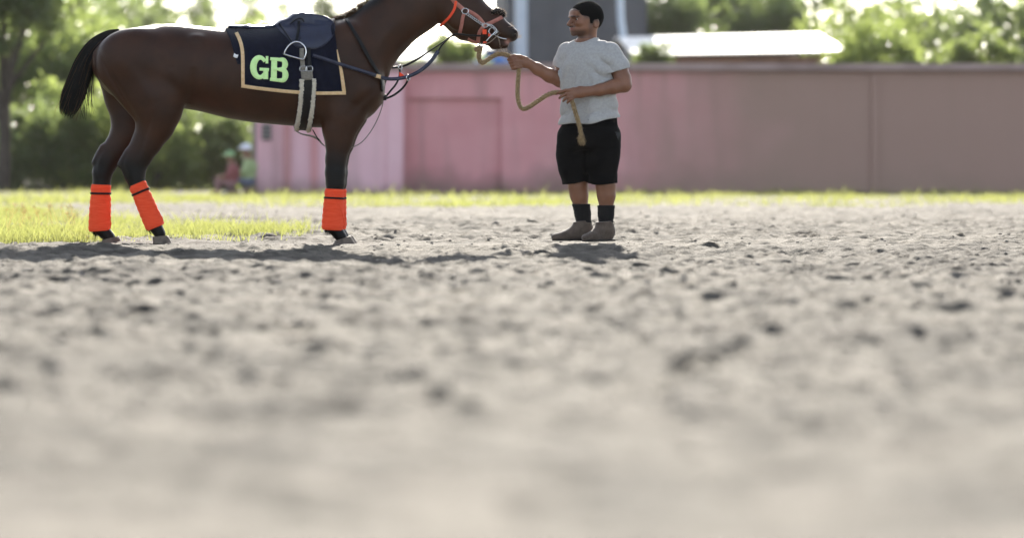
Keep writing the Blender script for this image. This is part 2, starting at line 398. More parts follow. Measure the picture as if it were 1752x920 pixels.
# fetlock hair tufts, tail, mane, whiskers
m_hair = mat('black_horse_hair', (.0025, .002, .0018), .5, (.008, .0045, .003), 20, spec=.22)
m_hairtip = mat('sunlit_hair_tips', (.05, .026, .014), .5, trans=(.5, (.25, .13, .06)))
ps = []
for fx, fy, d in ((158, 397, 32), (257, 391, -32), (559, 393, -29), (562, 393, 29)):
    for i in range(26):
        a = rng.normal(0, 1, 3); st = np.array([fx + a[0] * 2, fy + a[1] * 1.5, d + a[2] * 4])
        ps.append(wpts(spline([st, st + (1.5 + a[1], 4, a[0]), st + (4 + a[0], 8 + a[2] * 2, a[1] * 2)], 5)))
v, f = strands(ps, .0022, .0005); tag(mesh_obj('fetlock_hair', v, f, m_hair, horse), kind='stuff')
ps = []
spine = spline([(206, 58, 0), (186, 65, 0), (164, 80, 0), (147, 105, 0), (134, 138, 0), (122, 172, 0), (113, 196, 0)], 24)
for i in range(1500):
    a, rr = rng.uniform(0, 2 * np.pi), math.sqrt(rng.uniform(0, 1)); L = int(24 - 13 * rng.random() ** 1.7) if i > 150 else 24
    wid = np.interp(np.linspace(0, 1, 24), [0, .12, .3, .55, .8, 1], [8, 11, 14, 18.5, 20, 13])
    T = np.gradient(spine[:, :2], axis=0); T /= np.linalg.norm(T, axis=1)[:, None]; N = np.column_stack([-T[:, 1], T[:, 0]])
    P = spine.copy(); wob = rng.normal(0, .8) * np.sin(np.linspace(0, 5, 24) + a)
    P[:, :2] += N * (wid * rr * math.cos(a) + wob)[:, None] + T * rng.normal(0, 3) * np.linspace(0, 1, 24)[:, None] ** 2
    P[:, 2] += wid * .75 * rr * math.sin(a); ps.append(wpts(P[:L]))
for i in range(26):   # long straggling hairs on the inner edge
    x0 = rng.uniform(138, 160); y0 = np.interp(x0, [138, 160], [140, 95]); e = rng.uniform(170, 206)
    ps.append(wpts(spline([(x0 - 6, y0 - 25, 0), (x0, y0 + 12, rng.normal(0, 4)), (x0 - rng.uniform(-1, 4), e - 25, rng.normal(0, 5)), (x0 - rng.uniform(-4, 6), e, rng.normal(0, 5))], 12)))
fr = []
for i in range(170):   # browner fringe of fine hairs along the edges and tip
    k = ps[int(rng.integers(250, 1500))]; fr.append(k[4:] + np.linspace(0, 1, len(k) - 4)[:, None] ** 2 * (rng.normal(.0, .03, 3) + (.008, 0, -.03)))
v, f = strands(fr, .0022, .0007); tf_mesh = (v, f)
v, f = strands(ps, .0040, .0011); tl = mesh_obj('tail', v, f, m_hair, horse)
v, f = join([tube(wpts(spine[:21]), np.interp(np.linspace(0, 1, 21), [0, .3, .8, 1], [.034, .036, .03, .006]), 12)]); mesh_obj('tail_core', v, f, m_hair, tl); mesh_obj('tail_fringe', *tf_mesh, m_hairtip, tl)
ps = []
cr = spline([(572, 36, 0), (590, 31, 0), (612, 17, 0), (640, 1, 0), (672, -18, 0), (705, -37, 0), (742, -60, 0), (765, -58, 0)], 400)
for i in range(1300):
    p = cr[rng.integers(0, 400)]; d = rng.normal(0, 2.5); ln = rng.uniform(5, 13)
    side = rng.choice([-1, 1]) * rng.uniform(.2, 1)
    ps.append(wpts(spline([p + (0, 4, d), p + (rng.normal(-1, 2), -ln * .45, d + side * 3), p + (rng.normal(-3, 3), -ln * rng.uniform(.3, .8), d + side * ln)], 6)))
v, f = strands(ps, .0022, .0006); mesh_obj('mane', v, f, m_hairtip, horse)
ps = []
for i in range(75):
    u = rng.uniform(0, 1); lower = i % 3 == 0
    st = np.array([846 + 22 * u, 82, rng.normal(0, 6)]) if lower else np.array([np.interp(u, [0, 1], [868, 887]), np.interp(u, [0, 1], [44, 66]), rng.normal(0, 9)])
    dr = np.array([rng.normal(.2, .4), 1, rng.normal(0, .4)]) if lower else np.array([1, -.45 + rng.normal(0, .35), rng.normal(0, .5)])
    ln = rng.uniform(4, 10); ps.append(wpts(spline([st - dr * 2, st + dr * ln * .5, st + dr * ln + (0, rng.normal(0, 1.2), 0)], 4)))
m_whisk = mat('pale_whisker', (.30, .24, .19), .4, trans=(.6, (.6, .5, .4)))
v, f = strands(ps, .0011, .0004); tag(mesh_obj('whiskers', v, f, m_whisk, horse), kind='stuff')

# ------------------------------------------------------------------ wraps on the legs
m_wrap = mat('orange_knit_wrap', (.93, .075, .022), .85, (1.0, .11, .04), 14, .5, 120, spec=.2, stretch=(1, 1, 6))
m_strap_blk = mat('black_webbing', (.004, .004, .0045), .7, spec=.25)
def wrap(top, bot, d, label, strapt, slant=(0, 0)):
    top, bot = np.array(top, float), np.array(bot, float)  # (cx, cy, r)
    root = thing('leg_wrap', label, 'leg wrap', Wp(bot[0], bot[1], d).tolist(), 'orange leg wraps on the horse')
    n, m = 40, 60; V = []
    ax = np.array([bot[0] - top[0], bot[1] - top[1]]); L = np.linalg.norm(ax); ax /= L; nx = np.array([-ax[1], ax[0]])
    if nx[0] < 0: nx = -nx
    prof = lambda t: np.interp(t, [0, .06, .17, .23, .26, .5, .85, .97, 1], [.94, 1, .98, .90, 1.0, 1.03, 1.04, 1.0, .90])
    def pt(t, a, extra=0):
        r = (top[2] + (bot[2] - top[2]) * t) * prof(t) + .35 * math.sin(t * 46 + a * 1.0) + extra
        c = top[:2] + ax * L * t; sl = (slant[0] + (slant[1] - slant[0]) * t) * math.cos(a)
        q = c + nx * r * math.cos(a) + ax * sl; return (q[0], q[1], d + r * .95 * math.sin(a))
    for t in np.linspace(0, 1, m):
        V += [pt(t, a) for a in np.linspace(0, 2 * np.pi, n, endpoint=False)]
    Fc = [(i * n + j, i * n + (j + 1) % n, (i + 1) * n + (j + 1) % n, (i + 1) * n + j) for i in range(m - 1) for j in range(n)]
    Fc += [tuple(range(n - 1, -1, -1)), tuple((m - 1) * n + j for j in range(n))]
    mesh_obj('wrap_cloth', wpts(V), Fc, m_wrap, root)
    Vs = []
    for t, e in ((strapt - .022, .3), (strapt - .022, 1.6), (strapt + .022, 1.6), (strapt + .022, .3)):
        Vs += [pt(t, a, e) for a in np.linspace(0, 2 * np.pi, n, endpoint=False)]
    Fs = [(i * n + j, i * n + (j + 1) % n, ((i + 1) % 4) * n + (j + 1) % n, ((i + 1) % 4) * n + j) for i in range(4) for j in range(n)]
    mesh_obj('strap', wpts(Vs), Fs, m_strap_blk, root)
    # loose strap end and fold-over flap edge
    a0 = -1.2; q = [pt(strapt, a0 + .1 * i, 2.0 + .1 * i) for i in range(9)]
    v, f = band(wpts(q), np.tile([0, 0, .007], (9, 1)), np.tile([0, -1., 0], (9, 1)), .004); mesh_obj('strap_end', v, f, m_strap_blk, root)
    q = np.array([pt(t, -1.9 + t * 2.2, .5) for t in np.linspace(.02, .98, 40)]); v, f = tube(wpts(q), .0024, 6); mesh_obj('seam', v, f, m_wrap, root)
wrap((170, 316, 17.5), (167, 396, 18.5), 32, 'orange wrap on the rearmost hind leg, under the tail', .19, (0, -2))
wrap((237, 314, 15.5), (268.5, 389, 16), -32, 'slanting orange wrap on the forward hind leg nearest the camera', .19, (0, 0))
wrap((572.5, 323, 16.6), (569, 393, 18.3), -29, 'orange wrap on the foreleg nearest the camera', .22)
wrap((576.5, 323, 16.6), (573, 393, 18.3), 29, 'orange wrap on the far foreleg, almost hidden by the near foreleg', .22)

# ================================================================== TACK
m_navy = mat('navy_cloth', (.0035, .0045, .013), .9, (.006, .008, .021), 30, .5, 400, spec=.15, sheen=.15)
m_tan = mat('tan_binding', (.62, .42, .22), .85, (.72, .52, .30), 40, .3, 300, spec=.2)
m_green = mat('pale_green_letter', (.60, .88, .36), .8, (.66, .93, .42), 60, .2, 300, spec=.2)
m_leather = mat('dark_blue_leather', (.005, .008, .026), .28, (.012, .017, .044), 18, .3, 150, spec=.55)
m_black = mat('black_leather', (.0035, .0035, .0042), .5, (.007, .007, .008), 40, .2, 200, spec=.25)
m_steel = mat('steel', (.55, .55, .56), .25, metal=1)
m_white = mat('white_label', (.8, .8, .8), .7)
m_fleece = mat('cream_fleece', (.78, .70, .55), .95, (.88, .82, .68), 50, 1.0, 160, sheen=.3)
m_web = mat('grey_webbing', (.16, .145, .12), .85, (.24, .22, .18), 90, .4, 300)
m_halter = mat('worn_pink_brown_strap', (.30, .10, .075), .7, (.40, .16, .12), 30, .3, 200)
m_orange = mat('orange_strap', (.85, .07, .02), .6, (.95, .11, .03), 30, trans=(.25, (1, .1, .03)))
m_rope = mat('jute_rope', (.22, .145, .065), .9, (.38, .27, .135), 60, .6, 300, sheen=.15)
NEXP = 2.2
HB = H; H = HB.field
def trunk_pt(x, th):
    g = [np.interp(x, TRs[:, 0], TRs[:, i]) for i in range(1, 5)]
    y = g[0] - g[2] * np.sign(np.sin(th)) * np.abs(np.sin(th)) ** (2 / NEXP); d = -g[3] * np.sign(np.cos(th)) * np.abs(np.cos(th)) ** (2 / NEXP)
    return y, d
def trunk_th(x, y):
    cy, rz = np.interp(x, TRs[:, 0], TRs[:, 1]), np.interp(x, TRs[:, 0], TRs[:, 3])
    q = np.clip((cy - y) / rz, -1, 1); return np.arcsin(np.sign(q) * np.abs(q) ** (NEXP / 2))
def sheet(P, Q):
    """two grids (rows, cols, 3) -> closed thin slab"""
    r, c = P.shape[:2]; V = np.vstack([P.reshape(-1, 3), Q.reshape(-1, 3)]); o = r * c; Fc = []
    for i in range(r - 1):
        for j in range(c - 1):
            a = i * c + j; Fc += [(a, a + 1, a + c + 1, a + c), (o + a, o + a + c, o + a + c + 1, o + a + 1)]
    e = [(0, j) for j in range(c)] + [(i, c - 1) for i in range(1, r)] + [(r - 1, j) for j in range(c - 2, -1, -1)] + [(i, 0) for i in range(r - 2, 0, -1)]
    e = [i * c + j for i, j in e]
    for a, b in zip(e, e[1:] + e[:1]): Fc.append((a, o + a, o + b, b))
    return V, Fc
def cloth_grid(yb, xl, xr, off, rows, cols, sag=None, inset=0.0):
    """saddle-cloth sheet over the back: bottom edge yb(x), rear and front edges xl(y), xr(y), both sides of the horse"""
    us = np.linspace(0, 1, cols); half = []
    for v in np.linspace(0, 1, rows):
        x = 400 + us * 180
        for _ in range(4):
            th = np.pi / 2 + (trunk_th(x, yb(x) - inset) - np.pi / 2) * v; y, d = trunk_pt(x, th)
            x = xl(y) + inset + (xr(y) - xl(y) - 2 * inset) * us
        half.append(np.column_stack([x, y, d]))
    near = np.array(half); far = near[1:].copy(); far[:, :, 2] *= -1
    G = np.concatenate([far[::-1], near], 0); sh = G.shape
    P = snap(G.reshape(-1, 3), H, off).reshape(sh)
    if sag is not None: P[:, :, 2] += np.sign(P[:, :, 2]) * sag(P[:, :, 0], P[:, :, 1])
    return P
wr = lambda x, y: 1.5 * np.sin(x * .11 + y * .05) * np.clip((y - 60) / 60, 0, 1) + .9 * np.sin(x * .31 - y * .12) * np.clip((y - 70) / 60, 0, 1)
yb = lambda x: 150 + (x - 416) * (163 - 150) / (592 - 416) + 2.2 * np.sin((x - 416) / 176 * np.pi)
xl = lambda y: np.interp(y, [45, 57, 68, 80, 100, 150], [400, 404, 411, 415, 416.5, 416])
xr = lambda y: np.interp(y, [40, 80, 95, 120, 163], [574, 576, 578, 583, 592])
cloth = thing('saddle_cloth', 'navy saddle cloth with tan border and pale green letters GB', 'saddle cloth', Wp(500, 150, -70).tolist())
P1 = cloth_grid(yb, xl, xr, 2.6, 26, 60, wr); P2 = cloth_grid(yb, xl, xr, 3.8, 26, 60, wr)
v, f = sheet(P1.reshape(-1, 3).reshape(P1.shape), P2); mesh_obj('cloth_panel', wpts(v), f, m_navy, cloth)
def on_cloth(xy, lift):
    """points of the near side of the cloth at (x, y)"""
    xy = np.asarray(xy, float); th = trunk_th(xy[:, 0], xy[:, 1]); y, d = trunk_pt(xy[:, 0], th)
    Q = drape(xy, H, 3.8 + lift); Q[:, 2] -= wr(Q[:, 0], Q[:, 1]); return Q
def cloth_strip(center, hw, lift, material, name, parent, thick=.7, n=60, xyfun=None):
    c = spline(center, n); T = np.gradient(c, axis=0); T /= np.linalg.norm(T, axis=1)[:, None]; N = np.column_stack([-T[:, 1], T[:, 0]])
    hw = np.interp(np.linspace(0, 1, n), np.linspace(0, 1, len(np.atleast_1d(hw))), np.atleast_1d(hw))
    rows = [c + N * (hw * k)[:, None] for k in (-1, -.33, .33, 1)]
    A = np.stack([on_cloth(r, lift) for r in rows], 1); B = np.stack([on_cloth(r, lift + thick) for r in rows], 1)
    v, f = sheet(A, B); return mesh_obj(name, wpts(v), f, material, parent)
cloth_strip([(406, 58), (412, 70), (416.5, 85), (418.5, 105), (418.8, 152)], 3.0, .1, m_tan, 'border', cloth)
cloth_strip([(416, 149.5), (450, 154.3), (500, 159.4), (545, 161.6), (592, 161)], 2.9, .35, m_tan, 'border', cloth)
cloth_strip([(577, 88), (580, 105), (584.5, 127), (589, 160)], [.8, 1.6, 2.8, 3.2], .2, m_tan, 'border', cloth, n=40)
# letters
def letter(name, strokes):
    parts = []
    for i, (c, hw) in enumerate(strokes):
        n = max(24, len(c)); cc = spline(c, n); T = np.gradient(cc, axis=0); T /= np.linalg.norm(T, axis=1)[:, None] + 1e-9; N = np.column_stack([-T[:, 1], T[:, 0]])
        w = np.interp(np.linspace(0, 1, n), np.linspace(0, 1, len(hw)), hw)
        rows = [cc + N * (w * k)[:, None] for k in (-1, 0, 1)]
        parts.append(sheet(np.stack([on_cloth(r, .15) for r in rows], 1), np.stack([on_cloth(r, .7 + .12 * i) for r in rows], 1)))
    v, f = join(parts); mesh_obj(name, wpts(v), f, m_green, cloth)
gp = [(447 + 10.8 * math.cos(a), 118.5 + 16.6 * math.sin(a)) for a in np.linspace(-.62, -2 * np.pi + .72, 30)]
letter('letter_g', [(gp, [3.0, 3.4, 4.6, 5.4, 5.6, 5.2, 4.2, 3.6, 3.4]), ([(446.5, 121.5), (462.5, 122.6)], [2.6, 2.6]), ([(457.3, 122), (457.0, 138.5)], [4.4, 4.2]), ([(459.2, 99.5), (459.0, 112)], [2.2, 2.4])])
letter('letter_b', [([(471.5, 102.6), (470.6, 140.6)], [5.0, 5.0]), ([(464.5, 104), (482, 105.5)], [2.6, 3.0]), ([(464.3, 138.6), (482, 140.6)], [2.6, 3.0]), ([(470, 121), (484, 122.2)], [2.4, 2.6]),
    ([(479, 105.2), (487, 106.4), (489.6, 113.4), (486.5, 120.6), (479, 121.8)], [2.8, 4.2, 5.0, 4.0, 2.4]), ([(479, 122.2), (487.6, 123.8), (490.2, 131.6), (487, 139.4), (478, 140.3)], [2.6, 4.4, 5.3, 4.2, 2.8])])
# thick pad under the cloth
pad = thing('saddle_pad', 'dark navy felt pad showing behind the saddle cloth', 'saddle pad', Wp(400, 100, -60).tolist())
pxl = lambda y: np.interp(y, [45, 50, 70, 100, 118], [384, 386, 396, 405, 411]); pxr = lambda y: np.full(np.shape(y), 470.0)
P1 = cloth_grid(lambda x: 112 + (x - 400) * .1, pxl, pxr, .3, 20, 26); P2 = cloth_grid(lambda x: 112 + (x - 400) * .1, pxl, pxr, 2.3, 20, 26)
v, f = sheet(P1, P2); mesh_obj('felt', wpts(v), f, m_navy, pad)
q = drape([(403, 97), (406, 99.5), (410, 100)], H, 2.6); v, f = band(wpts(q), np.tile([.004, 0, .012], (3, 1)), np.tile([0, -1., 0], (3, 1)), .004); mesh_obj('care_label', v, f, m_white, pad)

# saddle
sad = thing('saddle', 'dark blue leather exercise saddle on top of the navy cloth', 'saddle', Wp(480, 45, 0).tolist())
ST = Solid()
ST.add(chain([(394, 47, 0, 4, 30), (425, 48.5, 0, 4.5, 36), (462, 49, 0, 5, 30), (484, 42, 0, 7, 22), (506, 33, 0, 9, 20), (522, 31.5, 0, 9, 22), (545, 36, 0, 8, 26), (562, 39, 0, 6, 22)]), 8)
sp, sq = solid_mesh(ST, (384, 16, -46), (576, 62, 46), 1.6, 2); mesh_obj('seat', wpts(sp), sq, m_leather, sad)
HSs = Solid(); HSs.ops = HB.ops[:1] + ST.ops; HS = Field(*HSs.grid((376, 10, -96), (600, 130, 96), 2.0))
def panel(outline, center, off, thick, material, name, parent, nr=12, na=72, far=False, sol=None, puff=0):
    o = spline(list(outline) + [outline[0]], na + 1)[:-1]; c = np.array(center, float)
    g = np.array([c + (o - c) * t for t in np.linspace(.02, 1, nr)])
    sol = sol or HS
    A = drape(g.reshape(-1, 2), sol, off, far=far); B = drape(g.reshape(-1, 2), sol, off + thick, far=far)
    lim = 6.0; sgn = 1 if far else -1
    A[:, 2] = np.where(A[:, 2] * sgn < lim, lim * sgn, A[:, 2]); B[:, 2] = np.where(B[:, 2] * sgn < lim + thick, (lim + thick) * sgn, B[:, 2])
    if puff: B[:, 2] += sgn * puff * (1 - np.repeat(np.linspace(.02, 1, nr), na) ** 3)
    V = np.vstack([A, B]); oo = nr * na; Fc = []
    for i in range(nr - 1):
        for j in range(na):
            a, b = i * na + j, i * na + (j + 1) % na
            Fc += [(a, a + na, b + na, b), (oo + a, oo + b, oo + b + na, oo + a + na)]
    for j in range(na):
        a, b = (nr - 1) * na + j, (nr - 1) * na + (j + 1) % na; Fc.append((a, oo + a, oo + b, b))
    Fc += [tuple(range(na)), tuple(oo + j for j in range(na - 1, -1, -1))]
    return mesh_obj(name, wpts(V), Fc, material, parent), (A, B)
flap_o = [(500, 30), (513, 24), (530, 25), (548, 28), (564, 34), (572.5, 46), (571, 61), (562, 74), (549, 83.5), (534, 86.5), (522, 82), (512, 64), (503, 44)]
_, (fa, fb) = panel(flap_o, (538, 54), 5.2, 1.6, m_leather, 'flap', sad, puff=1.5)
panel(flap_o, (538, 54), 5.2, 1.6, m_leather, 'flap', sad, far=True)
rim = fb[-72:][np.r_[18:60]]; v, f = tube(wpts(rim + (0, 0, -.4)), .0035, 6); mesh_obj('flap_piping', v, f, m_leather, sad)
panel([(470, 45), (486, 40), (502, 36), (514, 62), (521, 83), (505, 82), (490, 66), (476, 52)], (497, 60), 5.0, 1.2, m_leather, 'skirt', sad, nr=8, na=48)
def hung(xy, lift, hw, thick, material, name, parent, sol=None, n=30):
    c = spline(xy, n); T = np.gradient(c, axis=0); T /= np.linalg.norm(T, axis=1)[:, None] + 1e-9; N = np.column_stack([-T[:, 1], T[:, 0]])
    rows = [c + N * hw * k for k in (-1, 0, 1)]
    A = np.stack([drape(r, sol or HS, lift) for r in rows], 1); B = np.stack([drape(r, sol or HS, lift + thick) for r in rows], 1)
    v, f = sheet(A, B); return mesh_obj(name, wpts(v), f, material, parent)
hung([(478, 42), (492, 62), (503, 79)], 6.4, 1.2, .8, m_black, 'billet', sad)
hung([(512, 38), (511.5, 55), (508, 76)], 8.6, 2.4, 1.0, m_black, 'stirrup_leather', sad)
hung([(497, 44), (506, 36), (516, 34), (521, 40)], 8.6, 1.2, 1.0, m_black, 'stirrup_leather_loop', sad)
st = thing('stirrup', 'steel stirrup iron run up below the saddle flap', 'stirrup', Wp(505, 100, -76).tolist())
arch = spline([(488.5, 98, -79), (490, 91, -80), (497, 81, -80), (506, 76, -79), (515, 77, -79), (522.5, 83.5, -80), (525, 93, -80), (523, 101, -80), (520.5, 106.5, -79)], 40)
v, f = tube(wpts(arch), .0062, 10); mesh_obj('arch', v, f, m_steel, st)
tp = np.array([(487.3, 97.5, -79), (499, 101.2, -80), (510, 104.3, -80), (521.5, 107.3, -79)]); v, f = band(wpts(tp), np.tile([.0, .018, -.002], (4, 1)), np.tile([-.3, 0, 1.], (4, 1)), .010); mesh_obj('tread', v, f, m_steel, st)
# girth
def ring_pts(xc, dx, off, n=90, y0=108):
    """round the trunk from y0 on the near side under the belly to y0 on the far side; xc(y) centre line"""
    th0 = float(trunk_th(525, y0)); th = np.linspace(th0, -np.pi - th0, n)
    y = np.full(n, 150.0); x = np.full(n, 525.0)
    for _ in range(4): x = xc(y) + dx; y, d = trunk_pt(x, th)
    P = snap(np.column_stack([x, y, d]), H, off, 5); return P
gx = lambda y: np.interp(y, [100, 125, 145, 180, 205, 222], [523, 525.5, 527.5, 525, 521, 517])
girth = thing('girth', 'black girth with cream fleece edges strapped round the belly', 'girth', Wp(520, 220, 0).tolist())
A = np.stack([ring_pts(gx, dx, 4.6, y0=136) for dx in (-8, -4, 0, 4, 8)], 1); B = np.stack([ring_pts(gx, dx, 6.4, y0=136) for dx in (-8, -4, 0, 4, 8)], 1)
v, f = sheet(A, B); mesh_obj('girth_band', wpts(v), f, m_black, girth)
for dx in (-10, 10):
    c = ring_pts(gx, dx, 4.8, 260, y0=138); v, f = tube(wpts(c), .0165, 14)
    nz = rng.normal(0, .0028, (len(v), 3)); mesh_obj('fleece_edge', v + nz, f, m_fleece, girth)
A = np.stack([ring_pts(gx, dx, 5.0, y0=119)[:6] for dx in (-10, -4, 2, 9)], 1); B = np.stack([ring_pts(gx, dx, 7.4, y0=119)[:6] for dx in (-10, -4, 2, 9)], 1)
v, f = sheet(A, B); mesh_obj('elastic', wpts(v), f, m_web, girth)
for dx in (-6, 5):
    A = np.stack([ring_pts(gx, dx + e, 6.0, 120, y0=88)[:13] for e in (-3.6, 0, 3.6)], 1); B = np.stack([ring_pts(gx, dx + e, 8.2, 120, y0=88)[:13] for e in (-3.6, 0, 3.6)], 1)
    v, f = sheet(A, B); mesh_obj('billet_strap', wpts(v), f, m_web if dx < 0 else m_black, girth)
for dx, yy in ((-5, 120), (5, 120)):
    p = drape([(gx(yy) + dx, yy)], H, 9)[0]
    sq = spline([p + (-5, -3, 0), p + (5, -3, 0), p + (5, 4, 0), p + (-5, 4, 0), p + (-5, -3, 0)], 24); v, f = tube(wpts(sq), .0028, 6); mesh_obj('buckle', v, f, m_steel, girth)

# bridle: reins, martingale, neck strap
def cord(name, pts, r, material, parent, n=60, nn=10):
    v, f = tube(wpts(spline(pts, n)), np.asarray(r) / S if np.ndim(r) == 0 else np.interp(np.linspace(0, 1, n), np.linspace(0, 1, len(r)), r) / S, nn); return mesh_obj(name, v, f, material, parent)
def on(solid, xy, off): return drape(xy, solid, off)
rein = thing('rein', 'long dark rein looping from the bit past the chest to the saddle', 'rein', Wp(660, 136, -40).tolist())
nr = [tuple(p) for p in on(H, [(536, 98), (556, 104), (583, 113), (612, 122), (638, 130)], 7)] + [(662, 136.5, -40), (690, 134.5, -37), (715, 124.5, -34), (735, 108, -31), (749, 89, -28)]
c = spline(nr, 90); hgt = np.tile([0, 0, 1.], (90, 1)); T = np.gradient(wpts(c), axis=0); T /= np.linalg.norm(T, axis=1)[:, None]
wv = np.cross(T, np.tile([0, 1., 0], (90, 1))); wv /= np.linalg.norm(wv, axis=1)[:, None]
wd = np.interp(np.linspace(0, 1, 90), [0, .4, .5, 1], [2.9, 3.0, 3.0, 3.2])[:, None] / S
v, f = band(wpts(c) + np.array([0, -.004, 0]), wv * wd, np.tile([0, -1., 0], (90, 1)), .009); mesh_obj('rubber_grip', v, f, m_leather, rein)
cord('rein_end', [(749, 89, -28), (753, 82, -27), (757, 77, -27), (766, 68, -26), (778, 60, -26), (800, 62, -25), (826, 63, -20)], [1.3, 1.4, 1.2, 1.6, 1.6], m_black, rein, 40)
cord('far_rein', [(655, 114, 26), (668, 115, 24), (690, 112.5, 24), (715, 100.5, 24), (735, 87, 24), (758, 72, 24), (775, 61, 24), (800, 62, 24), (826, 63, 20)], [2.0, 2.1, 2.1, 1.2, 1.1, 1.4, 1.4], m_black, rein, 60)
for x, y in ((646, 132.5), ): 
    p = drape([(x, y)], H, 9)[0]; p[2] = min(p[2], -42); v, f = band(wpts([p + (-5, -1.2, 0), p + (5, 1.4, 0)]), np.tile([0.003, 0, .014], (2, 1)), np.tile([0, -1., 0], (2, 1)), .008); mesh_obj('buckle', v, f, m_tan, rein)
mart = thing('martingale', 'black martingale straps with orange bib in front of the chest', 'martingale', Wp(657, 168, 0).tolist())
cord('bib_strap', [(659, 167, -6), (668, 156, -8), (677, 145, -10), (683, 132, -10), (684, 119, -8)], 1.7, m_black, mart, 30)
cord('bib_strap', [(660, 169, -6), (674, 163, -12), (688, 152, -20), (696, 141, -30), (697, 133, -36)], [1.9, 1.9, 1.7], m_black, mart, 30)
v, f = sheet(np.array([[(683, 124, -12), (683.5, 124, -12)], [(683, 131, -14), (690, 129, -18)], [(684, 133, -15), (696, 138, -26)]], float), np.array([[(683, 124, -14), (683.5, 124, -14)], [(683, 131, -16), (690, 129, -20)], [(684, 133, -17), (696, 138, -28)]], float)); mesh_obj('orange_bib', wpts(v), f, m_orange, mart, smooth=False)
for c0, d0 in (((684.5, 116), -5), ((697.5, 134.5), -37)):
    a = np.linspace(0, 2 * np.pi, 25); v, f = tube(wpts(np.column_stack([c0[0] + 3.0 * np.cos(a), c0[1] + 4.6 * np.sin(a), d0 + 3 * np.cos(a)])), .0042, 8, False); mesh_obj('ring', v, f, m_steel, mart)
cord('chest_knot', [(653, 160, -10), (655.5, 166, -12), (660, 168, -8), (658, 164, -4), (654, 169, -9), (661, 170, -10)], 2.6, m_black, mart, 40)
cord('chest_loop', [(655, 158, -8), (657, 155, -10), (656, 163, -12)], 1.4, m_steel, mart, 14)
cord('belly_cord', [(656, 170, -6), (653, 185, -4), (645, 206, 0), (633, 227, 2), (618, 244, 2), (600, 253, 0), (580, 256, 0), (560, 252, 0), (551, 246, 0), (544, 238, -2), (533, 233, -6), (518, 230, -8), (508, 225, -10), (503, 217, -12)], [.9, .8, .8, .9, .9, 2.1, 1.2, 1.0], m_web, mart, 90)
cord('belly_link', [(546, 241, -2), (540, 231, -8), (535, 222, -12)], 1.0, m_black, mart, 14)
hung([(592, 34), (603, 52), (618, 78), (632, 103), (645, 124), (653, 140), (655, 158)], 1.2, 3.0, 1.0, m_black, 'neck_strap', mart, sol=H, n=50)
# halter and bit
halter = thing('halter', 'worn pinkish brown halter with steel rings on the horse head', 'halter', Wp(800, 40, 0).tolist())
def hstrap(name, xy, hw, material=m_halter, off=1.0, parent=None, both=True, thick=1.2):
    for far in ((False, True) if both else (False,)):
        c = spline(xy, 26); T = np.gradient(c, axis=0); T /= np.linalg.norm(T, axis=1)[:, None] + 1e-9; N = np.column_stack([-T[:, 1], T[:, 0]])
        rows = [c + N * hw * k for k in (-1, 0, 1)]
        def dr(r, o):
            q = drape(r, H, o, far=far); s = 1 if far else -1; q[:, 2] = np.where(q[:, 2] * s < 1, s * 1.0, q[:, 2]); return q
        v, f = sheet(np.stack([dr(r, off) for r in rows], 1), np.stack([dr(r, off + thick) for r in rows], 1)); mesh_obj(name, wpts(v), f, material, parent or halter)
hstrap('cheek_strap', [(752, -40), (762, -20), (774, 2), (784, 12), (792, 19)], 3.6)
hstrap('jaw_strap', [(793, 25), (790.5, 32), (789, 42), (787, 52), (785.5, 61)], 3.0)
hstrap('cheek_band', [(798, 20), (808, 25), (818, 32), (827, 43)], 3.2)
hstrap('noseband', [(859, 30), (850, 35), (840, 40), (829, 45), (821, 54), (818, 64), (817.5, 74)], 3.3)
hstrap('chin_strap', [(800, 67), (808, 71.5), (818, 73.5)], 2.0)
hstrap('brow_strap', [(752, -40), (768, -36), (784, -34)], 3.0)
hstrap('throat_strap', [(779, 4), (776, 18), (768, 31), (758, 41), (752.5, 45.5)], 2.3, m_orange, 1.6)
def hring(xy, rx, ry, off=3.0, r=.0038, name='ring'):
    p = drape([xy], H, off)[0]; a = np.linspace(0, 2 * np.pi, 29); v, f = tube(wpts(np.column_stack([p[0] + rx * np.cos(a), p[1] + ry * np.sin(a), np.full(29, p[2])])), r, 8, False); mesh_obj(name, v, f, m_steel, halter)
hring((794.5, 21.5), 5.6, 4.8); hring((829, 45), 5, 3.4); hring((842, 55), 6.8, 6.2, 4.0, .003); hring((823, 77), 3.0, 3.6, 2.0)
for i in range(9):
    t = i / 8; hring((799 + 26 * t, 27 + 17 * t), 2.2, 1.6, 3.2, .0022, 'chain_link')
for i in range(7):
    t = i / 6; hring((834 + 15 * t, 44 - 3 * math.sin(t * 3) + 12 * t), 2.2, 1.6, 4, .002, 'chain_link')
roll = Solid().add(chain([(843, 22, -13, 4.2, 5), (851, 20, -6, 5.0, 6), (858, 23, 0, 5.2, 6), (851, 20, 6, 5, 6), (843, 22, 13, 4.2, 5)]), 3).add(ell((861, 26, 0), (4, 4, 7)), 3)
rp, rq = solid_mesh(roll, (834, 10, -24), (870, 36, 24), 1.2, 1); rp += rng.normal(0, .35, rp.shape); ro = mesh_obj('nose_roll', wpts(rp), rq, m_hair, halter)
ps = []
for i in range(160):
    q = rp[rng.integers(0, len(rp))]; dr = (q - np.array([852, 26, 0])); dr = dr / (np.linalg.norm(dr) + 1e-6) + rng.normal(0, .3, 3); ps.append(wpts([q, q + dr * 1.6, q + dr * 3]))
v, f = strands(ps, .0014, .0006); mesh_obj('fleece_hair', v, f, m_whisk, ro)
